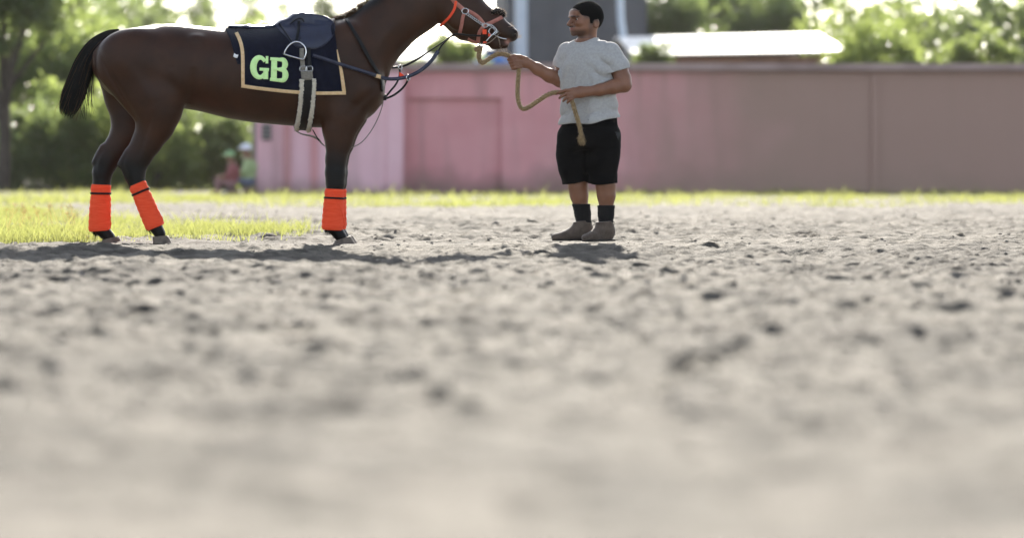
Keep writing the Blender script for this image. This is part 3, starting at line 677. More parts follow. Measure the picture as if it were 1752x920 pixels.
for (x, y, w, h) in ((828, 56, 3.6, 4.0), (836.5, 61, 2.2, 2.6), (829, 74, 3.0, 2.0)):
    p = drape([(x, y)], H, 3.4)[0]; v, f = box(Wp(*p)[None][0], (2 * w / S, .008, 2 * h / S)); mesh_obj('orange_tab', v, f, m_orange, halter, smooth=False)
bit = thing('bit', 'steel bit with pale cheek bars in the horse mouth', 'bit', Wp(845, 62, -12).tolist())
cord('cheek_bar', [(831, 72, -16), (838, 64, -18), (846, 56, -18), (848, 50, -17)], [1.3, 1.6, 1.2], m_steel, bit, 20)
cord('curb_cord', [(826, 76, -14), (836, 74, -17), (846, 66, -18), (852, 60, -17)], .8, m_whisk, bit, 20)
cord('lip_strap', [(850, 62, -16), (853, 70, -14), (855, 79, -11)], [.9, 1.2, .6], m_whisk, bit, 16)
cord('mouthpiece', [(846, 62, -17), (856, 66, -14), (866, 68, -13), (856, 66, 14), (846, 62, 17)], 1.1, m_steel, bit, 30)

# ================================================================== THE HANDLER
MY = 20.05
CA, SA = math.cos(R(38)), math.sin(R(38)); LAT = (CA, -SA)          # shoulder line: his left shoulder is to the right and nearer
B = Solid()
torso = [(66, 1004, 2, 15, 14), (72, 1006, 2, 27, 17), (80, 1007, 1, 38, 21), (92, 1008, 0, 45, 26), (110, 1008, 0, 47, 29), (135, 1008, 0, 46, 29), (160, 1009, 0, 45, 29), (185, 1010, 0, 46, 30), (210, 1010, 0, 47, 32), (232, 1009, 0, 46, 32)]
B.add(loft('y', torso, LAT, 2.3), 5)
# neck and head
B.add(cap((1006, 74, 3), (1007, 46, 0), 15.5, 16), 6)
HC = np.array([1004.0, 32.0, 0.0]); YH = R(24)
def hp_(f, l, u): return (HC[0] - f * math.cos(YH) + l * math.sin(YH), HC[1] - u, HC[2] - f * math.sin(YH) - l * math.cos(YH))
def hell(f, l, u, rf, rl, ru, k=5, op='u', ang=0.0): B.add(ell(hp_(f, l, u), (rf, ru, rl), ang, YH), k, op)
hell(-4, 0, 4, 26, 21, 25, 5)            # skull
hell(10, 0, -6, 18, 17.5, 21, 6)         # face
hell(16, 0, -19, 13.5, 13.5, 9, 6)         # chin and jaw
hell(2, 0, -17, 16, 17, 10, 6)           # jaw corner
hell(24, 0, 9, 6, 14, 8, 5)              # forehead
hell(27.5, 0, 3, 4.4, 13, 2.6, 3)              # brow ridge
for s in (-1, 1):
    hell(25.5, s * 8, -2.4, 4.6, 4.8, 2.8, 2.5, 's')       # eye socket
    hell(21, s * 12.5, -8, 6, 5, 5, 4)                   # cheekbone
    hell(-9, s * 20, -9, 5.4, 3.0, 8.2, 2, ang=.15)      # ear
    hell(-8, s * 23, -8.5, 2.6, 1.6, 4.6, 2, 's', .15)
    hell(29.5, s * 3.4, -12, 3.2, 2.4, 2.2, 2)           # nostril
B.add(cap(hp_(27, 0, 1), hp_(34.5, 0, -10), 2.4, 3.3), 2.5)   # nose
hell(27, 0, -17.0, 4.2, 7, 1.9, 2.0); hell(26.5, 0, -20.6, 4.2, 6.4, 2.1, 2.0)   # lips
hell(24, 0, -26, 5, 6.5, 4.5, 4)         # chin point
# arms: his right (image left), his left (image right)
B.add(chain([(974, 88, 23, 14, 15), (966, 108, 25, 13, 14), (963, 131, 21, 12, 12), (961, 137, 17, 11.5, 11.5)]), 5)
B.add(chain([(961, 137, 17, 11.5, 11.5), (942, 129, 10, 11.5, 11.5), (921, 118, 4, 10, 9.5), (906, 109, 0, 7.5, 7)]), 5)
B.add(chain([(1042, 92, -24, 16, 16), (1056, 116, -31, 15, 15), (1063, 136, -36, 13.2, 13.2), (1065, 146, -40, 12, 12)]), 5)
B.add(chain([(1065, 147, -40, 12, 12), (1046, 150, -46, 11.8, 11.5), (1022, 155.5, -50, 9.6, 9.2), (1001, 158, -52, 8, 7.5)]), 5)
# right hand closed on the rope
B.add(chain([(906, 109, 0, 7.5, 6.5), (897, 106, -1, 9.5, 6), (888, 105.5, -2, 9, 5.5)]), 4)
for i in range(4):
    y = 100.2 + i * 4.9; o = i * 2.2
    B.add(chain([(888 + o * .6, y, -5, 2.9, 2.9), (876 + o, y + .6, -8.5, 2.7, 2.7), (870.5 + o, y + 2, -4.5, 2.5, 2.5), (873 + o, y + 2.6, 0.5, 2.4, 2.4), (880 + o, y + 2.4, 2.2, 2.2, 2.2)]), 1.2)
B.add(chain([(901, 101, -4, 4.2, 3.6), (890, 96.6, -6, 3.2, 3.0), (880, 95.6, -6, 2.8, 2.7), (873, 97.2, -5, 2.3, 2.3)]), 1.5)
# left hand, fingers bent over the rope
B.add(chain([(1001, 158, -52, 8, 6.5), (990, 159, -53, 9.5, 6), (978, 161, -54, 9, 5.6)]), 4)
for i, (a, b, c, d) in enumerate((((976, 155.5), (964, 156.2), (954, 159), (948.5, 162)), ((975, 160), (964.5, 162.5), (957.5, 166), (954, 169)), ((976, 164), (968, 167.5), (962.5, 171), (960.5, 174)), ((979, 167), (973, 170.8), (969, 174), (967.5, 177)))):
    B.add(chain([(a[0], a[1], -55, 3.0, 3.0), (b[0], b[1], -58.5, 2.8, 2.8), (c[0], c[1], -57, 2.6, 2.5), (d[0], d[1], -52.5, 2.2, 2.2)]), 1.2)
B.add(chain([(992, 155, -50, 4, 3.6), (978, 154, -46, 3.2, 3), (966, 157, -46, 2.8, 2.6), (960, 160, -48, 2.3, 2.3)]), 1.5)
# legs
B.add(chain([(990, 228, 14, 26, 26), (988, 268, 14, 22, 22), (990, 302, 12, 17, 17), (991, 318, 13, 16.5, 17), (993, 334, 14, 15, 16), (997, 358, 13, 11.5, 12), (1000, 382, 12, 9.5, 10), (1000, 396, 12, 10, 10)]), 5)
B.add(chain([(1030, 228, -14, 26, 26), (1033, 268, -16, 22, 22), (1035, 302, -17, 17, 17), (1036, 318, -16, 16.5, 17), (1037, 334, -15, 15, 16), (1037, 358, -15, 11.5, 12), (1036, 384, -15, 9.5, 10), (1036, 397, -15, 10, 10)]), 5)
B.add(chain([(996, 402, 11, 7, 9), (958, 405, 4, 5, 8)]), 6); B.add(chain([(1036, 402, -18, 7, 9), (1004, 405, -36, 5, 8)]), 6)
bp, bq = solid_mesh(B, (862, -2, -70), (1086, 412, 60), 1.0, 1)
rel = bp - HC; fF = -rel[:, 0] * math.cos(YH) - rel[:, 2] * math.sin(YH); lL = rel[:, 0] * math.sin(YH) - rel[:, 2] * math.cos(YH); uU = -rel[:, 1]
head_m = (bp[:, 1] < 66)
sm = lambda v, a, b: np.clip((v - a) / (b - a), 0, 1)
beard = head_m * np.maximum(sm(fF, 2, 12) * sm(-uU, 17, 23) * .75, np.exp(-((uU + 14.3) / 1.6) ** 2) * sm(fF, 22, 25) * (np.abs(lL) < 8.5) * .9)
beard = np.maximum(beard, head_m * sm(fF, -6, 0) * (1 - sm(fF, 3, 8)) * sm(-uU, 2, 8) * sm(np.abs(lL), 10, 14) * .5)
hl_ = np.interp(fF, [-32, -24, -17, -15, -4, -2, 3, 5, 16, 23, 28], [-15, -16, -13, -3, -2.0, -9, -9, 2.5, 5, 13.5, 14.5])   # stubble fading out below the hairline
beard = np.maximum(beard, head_m * (fF < 30) * np.exp(-(np.clip(hl_ - uU, 0, 99) / np.where(fF > 14, 1.6, 4.0)) ** 2) * .8)
brow = head_m * np.exp(-((uU - 3.2 + .018 * (np.abs(lL) - 8) ** 2) / 1.5) ** 2) * sm(fF, 19, 22) * sm(np.abs(lL), 2.0, 3.5) * (np.abs(lL) < 14.5)
lips = head_m * np.exp(-((uU + 18.8) / 2.6) ** 2) * sm(fF, 25, 27.5) * (np.abs(lL) < 6.5)
m_skin = mat('brown_skin', (.165, .069, .036), .5, (.21, .092, .050), 14, .08, 220, spec=.45, attr=['lips', 'beard', 'brow'], acol=[(.26, .09, .07), (.045, .026, .02), (.015, .01, .008)])
m_skin.node_tree.nodes['Principled BSDF'].inputs['Subsurface Weight'].default_value = .12
m_skin.node_tree.nodes['Principled BSDF'].inputs['Subsurface Radius'].default_value = (.02, .008, .005)
man = thing('person', 'man in grey t-shirt and black shorts holding the rope', 'person', Wp(1005, 412.5, 0, MY).tolist())
mesh_obj('body', wpts(bp, MY), bq, m_skin, man, attrs={'beard': np.clip(beard, 0, 1), 'brow': np.clip(brow, 0, 1), 'lips': np.clip(lips, 0, 1)})
m_eyew = mat('eye_white', (.55, .52, .48), .2); m_iris = mat('iris', (.02, .011, .007), .15)
for s in (-1, 1):
    for nm, ff, rr, mm in (('eye', 21.2, 3.1, m_eyew), ('iris', 22.7, 2.1, m_iris)):
        bm = bmesh.new(); bmesh.ops.create_uvsphere(bm, u_segments=14, v_segments=10, radius=rr / S)
        v = np.array([q.co[:] for q in bm.verts]) + Wp(*hp_(ff, s * 8, -2.2), MY); f = [tuple(q.index for q in p.verts) for p in bm.faces]; bm.free()
        mesh_obj(nm, v, f, mm, man)
# hair: skull shell above the hairline
m_mhair = mat('black_cropped_hair', (.0018, .0016, .0015), .85, (.004, .0036, .0033), 120, 1.0, 420, spec=.15)
Hs = Solid().add(ell(hp_(-4, 0, 4), (27.6, 26.6, 22.2), 0, YH), 3).add(ell(hp_(10, 0, 10), (16.2, 15.6, 18.2), 0, YH), 6)
ax, Fv = Hs.grid((966, -6, -36), (1046, 66, 36), 1.0)
X, Y, D = ax[0][:, None, None] - HC[0], ax[1][None, :, None] - HC[1], ax[2][None, None, :] - HC[2]
gf = -X * math.cos(YH) - D * math.sin(YH) + 0 * Y; gl_ = np.abs(X * math.sin(YH) - D * math.cos(YH)) + 0 * Y; gu = -Y + 0 * X + 0 * D
line = np.interp(gf.ravel(), [-32, -24, -17, -15, -4, -2, 3, 5, 16, 23, 28], [-15, -16, -13, -3, -2.0, -9, -9, 2.5, 5, 13.5, 14.5]).reshape(gf.shape)
line = np.where((gl_ < 13) & (gf > 10), np.maximum(line, 14.0), line)
Fv = np.maximum(Fv, (line - gu).astype(np.float32)); P, Q = nets(ax, Fv)
P = relax(P, Q, 1) + rng.normal(0, .3, P.shape); mesh_obj('hair', wpts(P, MY), Q[:, ::-1], m_mhair, man)

# t-shirt: loose shell round torso and upper arms, open at neck, sleeves and hem
CORE = Solid()                                        # what the clothes may not cut into: trunk, upper arms, thighs
CORE.add(loft('y', torso[1:], LAT, 2.3), 5)
CORE.add(chain([(974, 88, 23, 14, 15), (966, 108, 25, 13, 14), (963, 128, 22, 12, 12)]), 5)
CORE.add(chain([(1042, 92, -24, 16, 16), (1056, 116, -31, 15, 15), (1063, 134, -36, 13, 13)]), 5)
CORE.add(chain([(990, 228, 14, 26, 26), (988, 268, 14, 22, 22), (990, 302, 12, 17, 17), (991, 318, 13, 16.5, 17)]), 5)
CORE.add(chain([(1030, 228, -14, 26, 26), (1033, 268, -16, 22, 22), (1035, 302, -17, 17, 17), (1036, 318, -16, 16.5, 17)]), 5)
def shell(name, outer, cuts, lo, hi, h, material, gap=.8, fold=None, it=1, thin=2.6):
    ax, Fo = outer.grid(lo, hi, h); _, Fb = B.grid(lo, hi, h); _, Fc = CORE.grid(lo, hi, h)
    x, y, d = ax[0][:, None, None], ax[1][None, :, None], ax[2][None, None, :]
    if fold is not None: Fo = Fo + fold(x, y, d).astype(np.float32)
    Fo = np.minimum(Fo, np.maximum(Fb - (thin if np.isscalar(thin) else np.interp(y, *thin)), Fc - 9)).astype(np.float32)                        # never thinner than the cloth over the body
    V = np.maximum(Fo, -(Fb - gap))
    for c in cuts: V = np.maximum(V, c(x, y, d).astype(np.float32))
    P, Q = nets(ax, V); return mesh_obj(name, wpts(relax(P, Q, it), MY), Q[:, ::-1], material, man)
TS = Solid()
ttab = [(r[0], r[1], r[2], r[3] + e, r[4] + e) for r, e in zip(torso, (3, 3, 3, 3, 3.5, 4, 4.5, 5.5, 7.5, 8))]
TSL = loft('y', ttab, LAT, 2.3)[0]; TS.add(loft('y', ttab, LAT, 2.3), 5)
TS.add(chain([(984, 84, 17, 14, 16), (974, 95, 23, 16, 17.5), (968, 124, 25, 16.5, 17.5)]), 8)
TS.add(chain([(1030, 85, -17, 15.5, 18), (1046, 102, -26, 18.5, 19), (1055, 132, -32, 18.5, 19)]), 8)
def fold_s(x, y, d):
    lat = (x - 1008) * CA - d * SA; rg = lambda v: 1 - 2 * np.abs(np.sin(v)) ** .7      # sharp valleys, round crests
    low = np.clip((y - 158) / 40, 0, 1)
    a = 3.4 * rg((y + .30 * lat) * .105 + .8 * np.sin(lat * .05)) * low
    b = 2.0 * np.sin(lat * .19 + y * .03 + .9 * np.sin(y * .05)) * np.clip((y - 85) / 40, 0, 1)
    c = 3.4 * rg((y - .75 * lat) * .12 + .4) * np.clip((lat - 8) / 22, 0, 1) * np.clip(1 - np.abs(y - 122) / 45, 0, 1)
    e = 2.6 * rg((y + 1.0 * lat) * .085 + .5) * np.clip((-lat + 6) / 30, 0, 1) * np.clip(1 - np.abs(y - 112) / 50, 0, 1)
    return a + b + c + e + 0 * x + 0 * d
hem = lambda x, y, d: y - (212.5 - np.clip((x - 1000) / 63, 0, 1) ** 1.4 * 14 + 1.2 * np.sin(x * .12)) + 0 * d
nk = lambda x, y, d: -(np.sqrt((x - 1000) ** 2 / 22 ** 2 + (y - 56 + .12 * (x - 1000)) ** 2 / 18.5 ** 2 + (d + 5) ** 2 / 23 ** 2) - 1) * 18
sl1 = lambda x, y, d: np.where((x < 976) & (d > 6), ((x - 956) * -.30 + (y - 116.5) * .95), -9) + 0 * d
sl2 = lambda x, y, d: np.where((x > 1034) & (d < -8), ((x - 1057) * .32 + (y - 121) * .95), -9)
m_shirt = mat('grey_marl_jersey', (.335, .33, .322), .92, (.395, .388, .378), 60, .25, 500, spec=.15, sheen=.25, detail=8)
def sleeve_cut(x, y, d):
    # planes only act on the sleeve tubes, away from the torso column
    lat = (x - 1008) * CA - d * SA
    a = np.where(lat < -44, (x - 956) * -.42 + (y - 115) * .91, -9.0)
    b = np.where(lat > 47, (x - 1057) * .29 + (y - 122) * .96, -9.0)
    return np.minimum(np.maximum(a, b), TSL(x, y, d) - 1.5)
shell('t_shirt', TS, [hem, nk, sleeve_cut], (930, 50, -70), (1092, 222, 60), 1.25, m_shirt, fold=fold_s, thin=([178, 194], [3.6, 5.6]))
# neck rib and hem rib follow the openings
a = np.linspace(0, 2 * np.pi, 61)
# shorts
SH = Solid()
SH.add(loft('y', [(178, 1010, 0, 46, 30.5), (196, 1010, 0, 46.5, 31), (212, 1010, 0, 48, 33.5), (226, 1009, 0, 52, 37), (250, 1008, 0, 53, 37), (258, 1008, 0, 50, 30)], LAT, 2.4), 6)
SH.add(chain([(985, 240, 13, 30, 30), (985, 275, 14, 27.5, 28), (986, 322, 13, 23.5, 25)]), 10)
SH.add(chain([(1032, 240, -15, 30, 30), (1032, 275, -16, 26, 27), (1029, 322, -17, 21.5, 25)]), 10)
fold_h = lambda x, y, d: 1.6 * np.sin(x * .17 + y * .04 + d * .10) * np.clip((y - 215) / 50, 0, 1) + 1.0 * np.sin(y * .16 + x * .06) * np.clip((y - 200) / 40, 0, 1)
shem = lambda x, y, d: y - (315 + 1.2 * np.sin(x * .1) - np.clip(1 - np.abs(x - 1000) / 16, 0, 1) * 4) + 0 * d
stop = lambda x, y, d: 191 - np.clip((x - 1000) / 63, 0, 1) * 10 - y + 0 * d
m_shorts = mat('black_shorts', (.0018, .0018, .002), .9, (.0034, .0034, .0038), 20, .3, 300, spec=.08)
shorts = shell('shorts', SH, [shem, stop], (940, 174, -64), (1076, 322, 62), 1.25, m_shorts, fold=fold_h, thin=2.7)
v, f = box(Wp(1007, 208.5, -46, MY), (.035, .006, .028)); q = mesh_obj('waist_tag', v, f, m_strap_blk, man, smooth=False)
tri = [(1049, 226, -47), (1059, 227, -44), (1054.5, 240, -46)]; v = np.vstack([wpts(tri, MY), wpts(tri, MY) - (0, .004, 0)])
mesh_obj('shorts_badge', v, [(0, 1, 2), (5, 4, 3), (0, 3, 4, 1), (1, 4, 5, 2), (2, 5, 3, 0)], mat('charcoal_print', (.011, .011, .012), .5), man, smooth=False)
# socks and ankle boots
m_sock = mat('black_sock', (.002, .002, .0023), .95, (.004, .004, .0045), 60, .4, 400)
m_boot = mat('grey_brown_suede', (.070, .050, .037), .9, (.115, .086, .066), 25, .35, 200, sheen=.25)
m_sole = mat('boot_sole', (.022, .018, .015), .85)
for pts, yt in (([(996, 346, 13, 16.2, 16.5), (999, 366, 12.5, 13.6, 13.6), (1001, 384, 12, 12.8, 12.8), (1001, 394, 12, 12.5, 12.5)], 349), ([(1037, 346, -15, 16, 16.3), (1036.5, 366, -15, 13.4, 13.4), (1036, 386, -15, 12, 12.5), (1036, 394, -15, 12, 12.5)], 351)):
    q = Solid().add(chain(pts), 4)
    x0 = pts[0][0]; ax, Fv = q.grid((x0 - 26, 338, pts[0][2] - 24), (x0 + 28, 412, pts[0][2] + 24), 1.0)
    Fv = np.maximum(Fv, (yt - ax[1])[None, :, None]); P, Q = nets(ax, Fv); P[:, 0] += .25 * np.sin(P[:, 1] * 1.1); mesh_obj('sock', wpts(P, MY), Q[:, ::-1], m_sock, man)
for an, toe, dn, dt in ((1001, 950, 12, 4), (1036, 998, -15, -42)):
    t = np.array([toe - an, 0, dt - dn], float); L = np.linalg.norm(t[[0, 2]]); u = t / L; q = Solid()
    pt = lambda k, y: (an + u[0] * k, y, dn + u[2] * k)
    q.add([cap(pt(3, 376), pt(0, 394), 15.2, 15.5)], 4)
    q.add([cap(pt(-5, 398), pt(14, 398), (11, 13), (10, 13))], 6)
    q.add([cap(pt(8, 390), pt(L * .55, 402), (10.5, 13), (7.2, 13)), cap(pt(L * .55, 402), pt(L + 1, 405.6), (7.2, 13), (4.6, 9.5))], 8)
    q.add([cap(pt(-5, 405), pt(L * .6, 405), (8, 11.6), (7.5, 12.4)), cap(pt(L * .6, 405), pt(L - 3, 406.5), (7.5, 12.4), (6, 9.2))], 5)
    lo = (min(an, toe) - 26, 366, min(dn, dt) - 26); hi = (max(an, toe) + 26, 414, max(dn, dt) + 26)
    ax, Fv = q.grid(lo, hi, 1.1); x, y, d = ax[0][:, None, None], ax[1][None, :, None], ax[2][None, None, :]
    al = (x - an) * u[0] + (d - dn) * u[2]
    Fv = np.maximum(Fv, np.maximum(377.5 + np.clip(np.abs(al) * .12, 0, 4) + np.where(al < 0, 2.5, 0) - y, y - 411.5).astype(np.float32))   # collar and flat sole
    P, Q = nets(ax, Fv); sh = mesh_obj('boot', wpts(relax(P, Q, 2), MY), Q[:, ::-1], m_boot, man)
    # sole welt and pull tab
    so = Solid().add([cap(pt(-6, 409.5), pt(18, 409.5), (12.6, 12.6), (11.8, 12.4)), cap(pt(18, 409.5), pt(L * .72, 409.5), (11.8, 12.4), (12.6, 13)), cap(pt(L * .72, 409.5), pt(L - 5, 409.5), (12.6, 13), (9.4, 9.6))], 4)
    ax, Fv = so.grid(lo, hi, 1.1); y = ax[1][None, :, None]; Fv = np.maximum(Fv, np.maximum(408.9 - y, y - 412.4)); P, Q = nets(ax, Fv); mesh_obj('sole', wpts(P, MY), Q[:, ::-1], m_sole, sh)
    c = np.array([pt(-14, 388), pt(-19, 385), pt(-19.5, 381), pt(-15, 379)]); v, f = band(wpts(c, MY), np.tile([0, .012, 0], (4, 1)), np.tile([0, 0, 1.], (4, 1)), .005); mesh_obj('pull_tab', v, f, m_strap_blk, sh)

# ------------------------------------------------------------------ lead rope
rope = thing('lead_rope', 'twisted tan rope from the halter through both of the man\'s hands', 'rope', Wp(890, 187, -5, MY).tolist())
rp_ = spline([(823, 79, -8), (821.5, 86, -8), (819.5, 95, -8), (821, 104, -8), (826, 107.5, -7), (833, 103.5, -6), (846, 95, -4), (858, 92.3, -3), (870, 95, -2), (880, 101, -3), (886.5, 110, -4), (888, 122, -5), (886.3, 142, -8), (885.6, 162, -13), (888, 178, -18), (894, 186.5, -24), (904, 183.5, -30), (918, 174, -38), (934, 163.5, -46), (949, 159.3, -52), (962, 161, -54), (971, 167, -54), (976, 177, -53), (981, 193, -52), (986, 209, -52), (990, 226, -52), (991, 235, -52)], 420)
c = wpts(rp_, MY); T = np.gradient(c, axis=0); s_len = np.concatenate([[0], np.cumsum(np.linalg.norm(np.diff(c, axis=0), axis=1))]); T /= np.linalg.norm(T, axis=1)[:, None]
N = np.cross(T, [0, 1., 0]); N /= np.linalg.norm(N, axis=1)[:, None]; Bn = np.cross(T, N)
for k in range(3):
    ph = s_len / .075 * 2 * np.pi + k * 2.094
    v, f = tube(c + .0092 * (np.cos(ph)[:, None] * N + np.sin(ph)[:, None] * Bn), .0088, 7); mesh_obj('strand', v, f, m_rope, rope)
ps = []
for i in range(900):   # loose fibres that catch the sun
    j = rng.integers(0, 420); a = rng.uniform(0, 6.28); o = math.cos(a) * N[j] + math.sin(a) * Bn[j]; tt = T[j] * rng.normal(0, .01)
    ps.append(np.array([c[j] + o * .014, c[j] + o * .021 + tt * .6, c[j] + o * rng.uniform(.022, .031) + tt * 1.5]))
v, f = strands(ps, .0008, .0004); fz = mesh_obj('fibres', v, f, m_whisk, rope); fz['kind'] = 'stuff'
kn = Solid().add(ell((816, 84.5, -8), (5, 4.2, 6), .3), 2).add(ell((821, 82, -9), (4.4, 5, 5.4)), 2)
P, Q = solid_mesh(kn, (806, 74, -20), (830, 96, 6), .9, 1); P += rng.normal(0, .2, P.shape); mesh_obj('halter_knot', wpts(P, MY), Q, m_rope, rope)
kn = Solid().add(ell((990.5, 238, -52), (5.4, 4.6, 5.4)), 1.5).add(ell((992, 243, -52), (4.6, 4.2, 5)), 1.5)
P, Q = solid_mesh(kn, (980, 228, -62), (1002, 252, -42), .9, 1); P += rng.normal(0, .3, P.shape); ek = mesh_obj('end_knot', wpts(P, MY), Q, m_rope, rope)
ps = []
for i in range(140):
    q = P[rng.integers(0, len(P))]; dr = q - np.array([991, 240, -52]); dr = dr / (np.linalg.norm(dr) + 1e-6) + rng.normal(0, .4, 3); dr[1] += .3; ps.append(wpts([q - dr, q + dr * 1.4, q + dr * 2.6], MY))
v, f = strands(ps, .0022, .0012); mesh_obj('frayed_end', v, f, m_rope, ek)

# ================================================================== GROUND
def vnoise(x, y, sc, seed):
    r = np.random.default_rng(seed).random((256, 256)); x = x / sc; y = y / sc
    i, j = np.floor(x).astype(int), np.floor(y).astype(int); u, w = x - i, y - j; u = u * u * (3 - 2 * u); w = w * w * (3 - 2 * w)
    g = lambda a, b: r[a % 256, b % 256]
    return (g(i, j) * (1 - u) + g(i + 1, j) * u) * (1 - w) + (g(i, j + 1) * (1 - u) + g(i + 1, j + 1) * u) * w - .5
def height(x, y):
    h = .05 * vnoise(x, y, 2.3, 1) + .030 * vnoise(x, y, .62, 2) + .032 * vnoise(x + .3 * y, y, .21, 3) + .036 * vnoise(x, y, .095, 4) + .022 * vnoise(x, y, .045, 5)
    pock = np.maximum(vnoise(x, y, .16, 8) - .18, 0) * -.09
    calm = np.clip((60 - y) / 25, .15, 1) * np.clip(y / 10, .4, 1)
    flat = 1 - .75 * np.exp(-(((x - .0) / 3.2) ** 2 + ((y - 20) / .9) ** 2))    # trodden level where they stand
    return (h + pock) * calm * flat
rows = [2.5]
while rows[-1] < 75: rows.append(rows[-1] + max(.028, .0019 * rows[-1] * (1 if 13 < rows[-1] < 30 else 1.9)))
rows += [85, 100, 140, 220, 400, 800, 1500]
rows = np.array(rows); cs = np.concatenate([[-12, -4, -1.6, -.8, -.4], np.linspace(-.26, .36, 600), [.5, .8, 1.6, 4, 12]])
GX = rows[:, None] * cs[None, :]; GY = np.repeat(rows[:, None], len(cs), 1); GZ = height(GX, GY) * ((cs > -.27) & (cs < .37))[None, :] * (rows < 80)[:, None]
dr_ = np.random.default_rng(91)
for _ in range(420):   # hoof prints: a pressed bowl with a pushed-up rim, open at the heel
    y0 = dr_.uniform(6, 34); x0 = y0 * dr_.uniform(-.2, .32); a0 = dr_.uniform(-.7, .7) + dr_.choice([0, math.pi]); i0, i1 = np.searchsorted(rows, [y0 - .3, y0 + .3]); j0, j1 = np.searchsorted(cs, [(x0 - .3) / y0, (x0 + .3) / y0])
    if abs(y0 - 20) < .7 and abs(x0 - .0) < 2.6: continue
    ex, ey = GX[i0:i1, j0:j1] - x0, GY[i0:i1, j0:j1] - y0; u, w = ex * math.cos(a0) + ey * math.sin(a0), -ex * math.sin(a0) + ey * math.cos(a0)
    r = np.sqrt((u / 1.15) ** 2 + w ** 2) / .062; GZ[i0:i1, j0:j1] += dr_.uniform(.5, 1.1) * (-.026 * np.exp(-np.clip(r, 0, 5) ** 4) + .012 * np.exp(-((r - 1.25) / .28) ** 2) * (u > -.05))
V = np.stack([GX, GY, GZ], -1).reshape(-1, 3); nr_, nc = GX.shape
ii = (np.arange(nr_ - 1)[:, None] * nc + np.arange(nc - 1)[None, :]).ravel(); Q = np.stack([ii, ii + 1, ii + nc + 1, ii + nc], 1)
m_dirt = mat('dry_dirt', (.062, .056, .047), .95, (.172, .157, .134), 3.2, .9, 80, spec=.2, detail=12)
n_, l_ = m_dirt.node_tree.nodes, m_dirt.node_tree.links; b_ = n_['Principled BSDF']; src_ = b_.inputs['Base Color'].links[0].from_socket   # broad paler and damper patches
tn_ = n_.new('ShaderNodeTexNoise'); tn_.inputs['Scale'].default_value = .42; tn_.inputs['Detail'].default_value = 5; l_.new(n_['Texture Coordinate'].outputs['Object'], tn_.inputs[0])
mr_ = n_.new('ShaderNodeMapRange'); mr_.inputs[1].default_value = .35; mr_.inputs[2].default_value = .65; l_.new(tn_.outputs['Fac'], mr_.inputs[0])
mx_ = n_.new('ShaderNodeMix'); mx_.data_type = 'RGBA'; mx_.blend_type = 'MULTIPLY'; mx_.inputs[0].default_value = 1; l_.new(src_, mx_.inputs[6])
cr_ = n_.new('ShaderNodeValToRGB'); cr_.color_ramp.elements[0].color = (.70, .68, .66, 1); cr_.color_ramp.elements[1].color = (1.12, 1.1, 1.06, 1); l_.new(mr_.outputs[0], cr_.inputs[0]); l_.new(cr_.outputs[0], mx_.inputs[7]); l_.new(mx_.outputs[2], b_.inputs['Base Color'])
ground = mesh_obj('ground', V, Q, m_dirt); tag(ground, kind='structure')
# clods and pebbles
bm = bmesh.new(); bmesh.ops.create_icosphere(bm, subdivisions=1, radius=1); iv = np.array([v.co[:] for v in bm.verts]); jf = np.array([[v.index for v in f.verts] for f in bm.faces]); bm.free()
n = 6500; yy = 6 + 38 * rng.random(n) ** 1.2; xx = yy * rng.uniform(-.17, .31, n); sz = np.exp(rng.normal(-4.95, .5, n)); sz = np.clip(sz, .004, .035)
PV = (iv[None] * (1 + .3 * rng.normal(size=(n, len(iv), 1)))) * np.stack([sz * rng.uniform(.8, 1.7, n), sz * rng.uniform(.8, 1.5, n), sz * .5], 1)[:, None, :]
PV += np.stack([xx, yy, height(xx, yy) + sz * .08], 1)[:, None, :]
PF = (jf[None] + (np.arange(n) * len(iv))[:, None, None]).reshape(-1, 3)
peb = mesh_obj('loose_clods', PV.reshape(-1, 3), PF, mat('clod', (.11, .10, .085), .95, (.21, .192, .168), .9, .4, 90, spec=.2)); tag(peb, 'loose dry clods and pebbles strewn over the dirt track', 'gravel', kind='stuff')
# grass
m_grass = mat('grass_blade', (.085, .11, .022), .6, spec=.3, attr=['dry'], acol=[(.36, .31, .16)], trans=(.45, (.34, .365, .105)))
def grass(name, label, px, py, hh, wid):
    """px, py: ground positions; one three-segment blade each"""
    n = len(px); a = rng.uniform(0, 2 * np.pi, n); lean = rng.uniform(.1, .8, n) * hh; b = a + rng.normal(0, .5, n)
    base = np.stack([px, py, height(px, py) - .01], 1); wv = np.stack([np.cos(a), np.sin(a), 0 * a], 1) * (wid * rng.uniform(.6, 1.3, n))[:, None]
    dr = np.stack([np.cos(b), np.sin(b), 0 * b], 1) * lean[:, None]; V = np.zeros((n, 7, 3))
    for k, (t, w) in enumerate(((0, 1), (.4, .85), (.75, .55))):
        c = base + dr * t ** 2; c[:, 2] += hh * t * (1 - .2 * t); V[:, 2 * k] = c - wv * w; V[:, 2 * k + 1] = c + wv * w
    c = base + dr; c[:, 2] += hh * .8; V[:, 6] = c
    o = (np.arange(n) * 7)[:, None]; F4 = np.concatenate([o + np.array([[0, 1, 3, 2]]), o + np.array([[2, 3, 5, 4]])]); F3 = o + np.array([[4, 5, 6]])
    dry = np.repeat(np.clip(rng.beta(1.6, 1.8, n) + .6 * vnoise(px, py, 1.1, 31), 0, 1), 7)
    g = mesh_obj(name, V.reshape(-1, 3), F4.tolist() + F3.tolist(), m_grass, attrs={'dry': dry}); tag(g, label, 'grass', kind='stuff')
def scatter(n, y0, y1, c0, c1, dens):
    y = np.exp(rng.uniform(math.log(y0), math.log(y1), n)); x = y * rng.uniform(c0, c1, n); k = rng.random(n) < dens(x, y); return x[k], y[k]
